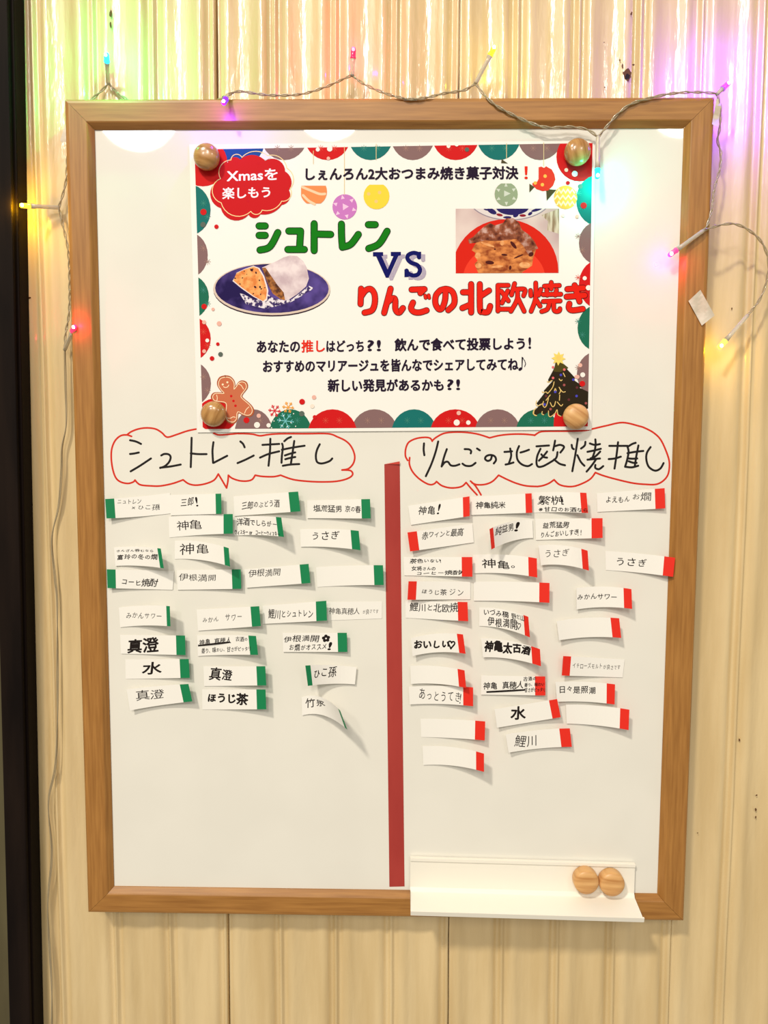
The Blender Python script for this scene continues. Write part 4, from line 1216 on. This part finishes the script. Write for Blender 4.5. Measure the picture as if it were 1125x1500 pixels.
twisted([(877, 200, -0.002), (890, 184, -0.002), (905, 167, FY), (925, 152, FY), (955, 143, FY), (985, 137, FY), (1020, 135, -0.0015), (1050, 137, -0.001)], 0.018)
twisted([(1051, 138, -0.001), (1056, 160, 0.000), (1054, 190, 0.003), (1051, 205, 0.006), (1056, 225, 0.008), (1054, 250, 0.008), (1047, 275, 0.006), (1043, 305, 0.002), (1036, 330, -0.002), (1030, 338, -0.003)], 0.016)
twisted([(1030, 338, -0.003), (1050, 331, -0.002), (1075, 328, 0.0), (1098, 338, 0.002), (1117, 357, 0.004), (1126, 385, 0.006), (1122, 415, 0.008), (1112, 440, 0.008), (1095, 462, 0.008)], 0.019)


def led(basep, tipp, colour, glow, power, name_label, y_light=0.005, core=(255, 255, 255), ces=6.0, ls=1.4):
    """basep/tipp: (px, py, y). Sleeve from the wire to the lens, lens at the tip."""
    a, b = P(*basep), P(*tipp)
    d = (b - a)
    L_ = d.length
    d = d.normalized()
    q = Vector((0, 0, 1)).rotation_difference(d).to_matrix()
    def lz(prof_, n=20):
        V, F = [], []
        for (r_, z) in prof_:
            for i in range(n):
                an = 2 * PI * i / n
                V.append(a + q @ Vector((r_ * math.cos(an), r_ * math.sin(an), z)))
        for k in range(len(prof_) - 1):
            for i in range(n):
                j = (i + 1) % n
                F.append((k * n + i, k * n + j, (k + 1) * n + j, (k + 1) * n + i))
        F.append(tuple(range(n - 1, -1, -1))); F.append(tuple((len(prof_) - 1) * n + i for i in range(n)))
        return V, F
    ll = min(0.0075, L_ * 0.6)
    z0 = L_ - ll
    r0 = 0.0019
    V, F = lz([(r0 * 1.15, z0), (r0 * 1.15, z0 + .0008), (r0, z0 + .001), (r0, L_ - 0.0022), (r0 * .92, L_ - 0.0012), (r0 * .7, L_ - .0005), (r0 * .3, L_)])
    mL = bpy.data.materials.new('lens_' + name_label.split()[0])
    mL.use_nodes = True
    bb = mL.node_tree.nodes['Principled BSDF']
    bb.inputs['Base Color'].default_value = lin(colour)
    bb.inputs['Roughness'].default_value = 0.15
    bb.inputs['Emission Color'].default_value = lin(colour)
    bb.inputs['Emission Strength'].default_value = ls
    lens = mesh_obj('led_lamp', V, F, mL, lights, smooth=True)
    lens['label'] = name_label
    V, F = lz([(0.0013, -0.0005), (0.0015, 0.001), (0.0015, z0 * .75), (r0 * 1.02, z0 * .98)])
    s = mesh_obj('sleeve', V, F, M_SLEEVE, lens, smooth=True)
    # bright diode showing at the tip
    c = a + d * (L_ - 0.0022) + Vector((0, -0.0014, 0))
    V, F = [], []
    for iz in range(1, 7):
        for k in range(12):
            th, ph = PI * iz / 7, 2 * PI * k / 12
            V.append(c + Vector((0.0013 * math.sin(th) * math.cos(ph), 0.0009 * math.sin(th) * math.sin(ph), 0.0014 * math.cos(th))))
    for iz in range(5):
        for k in range(12):
            j = (k + 1) % 12
            F.append((iz * 12 + k, iz * 12 + j, (iz + 1) * 12 + j, (iz + 1) * 12 + k))
    F.append(tuple(range(12))); F.append(tuple(60 + k for k in range(11, -1, -1)))
    mesh_obj('diode', V, F, mat('diode_glow', core, 0.4, emit=core, es=ces), lens, smooth=True)
    pl = bpy.data.lights.new('led_light', 'POINT')
    pl.energy = power
    pl.color = glow
    pl.shadow_soft_size = 0.0012
    lo = bpy.data.objects.new('led_light', pl)
    cc = b + d * 0.0018
    lo.location = (cc[0], min(cc[1], c[1]) - 0.0006, cc[2])
    COL.objects.link(lo)
    lo.parent = lights
    lo.matrix_parent_inverse = Matrix.Translation(-lights.location)


led((158, 121, WY), (156, 78, -0.004), (60, 215, 255), (0.0, 1.0, 0.25), 0.20, 'cyan lit lamp above the top left corner')
led((334, 139, -0.002), (327, 152, -0.012), (120, 40, 255), (0.22, 0.0, 1.0), 0.045, 'violet lit lamp on the top rail')
led((516, 111, 0.010), (518, 69, 0.006), (240, 40, 90), (1.0, 0.0, 0.08), 0.06, 'red lit lamp above the middle of the top rail', core=(255, 150, 190), ces=1.6, ls=.8)
led((697, 121, 0.004), (726, 66, -0.002), (250, 225, 40), (1.0, 0.8, 0.0), 0.015, 'yellow lit lamp above the top rail', core=(255, 255, 200), ls=1.5)
led((876, 200, -0.002), (875, 262, -0.008), (40, 225, 255), (0.0, 1.0, 0.75), 0.05, 'blue-green lit lamp over the poster edge')
led((1050, 138, -0.001), (1069, 120, 0.000), (150, 60, 240), (0.14, 0.0, 1.0), 0.46, 'violet lit lamp at the top right corner', core=(255, 190, 240), ces=2.5)
led((1030, 338, -0.003), (979, 375, -0.005), (255, 60, 120), (1.0, 0.0, 0.12), 0.038, 'pink lit lamp over the right frame rail')
led((1095, 462, 0.008), (1053, 510, 0.006), (255, 228, 90), (1.0, 0.66, 0.0), 0.022, 'yellow lit lamp at the end of the string on the right', core=(255, 255, 220))
led((95, 512, WY), (110, 477, -0.003), (255, 50, 90), (1.0, 0.0, 0.05), 0.02, 'red lit lamp beside the left frame rail')
led((86, 304, WY), (29, 301, 0.004), (255, 210, 60), (1.0, 0.58, 0.0), 0.075, 'amber lit lamp at the left edge of the wall', core=(255, 250, 200))
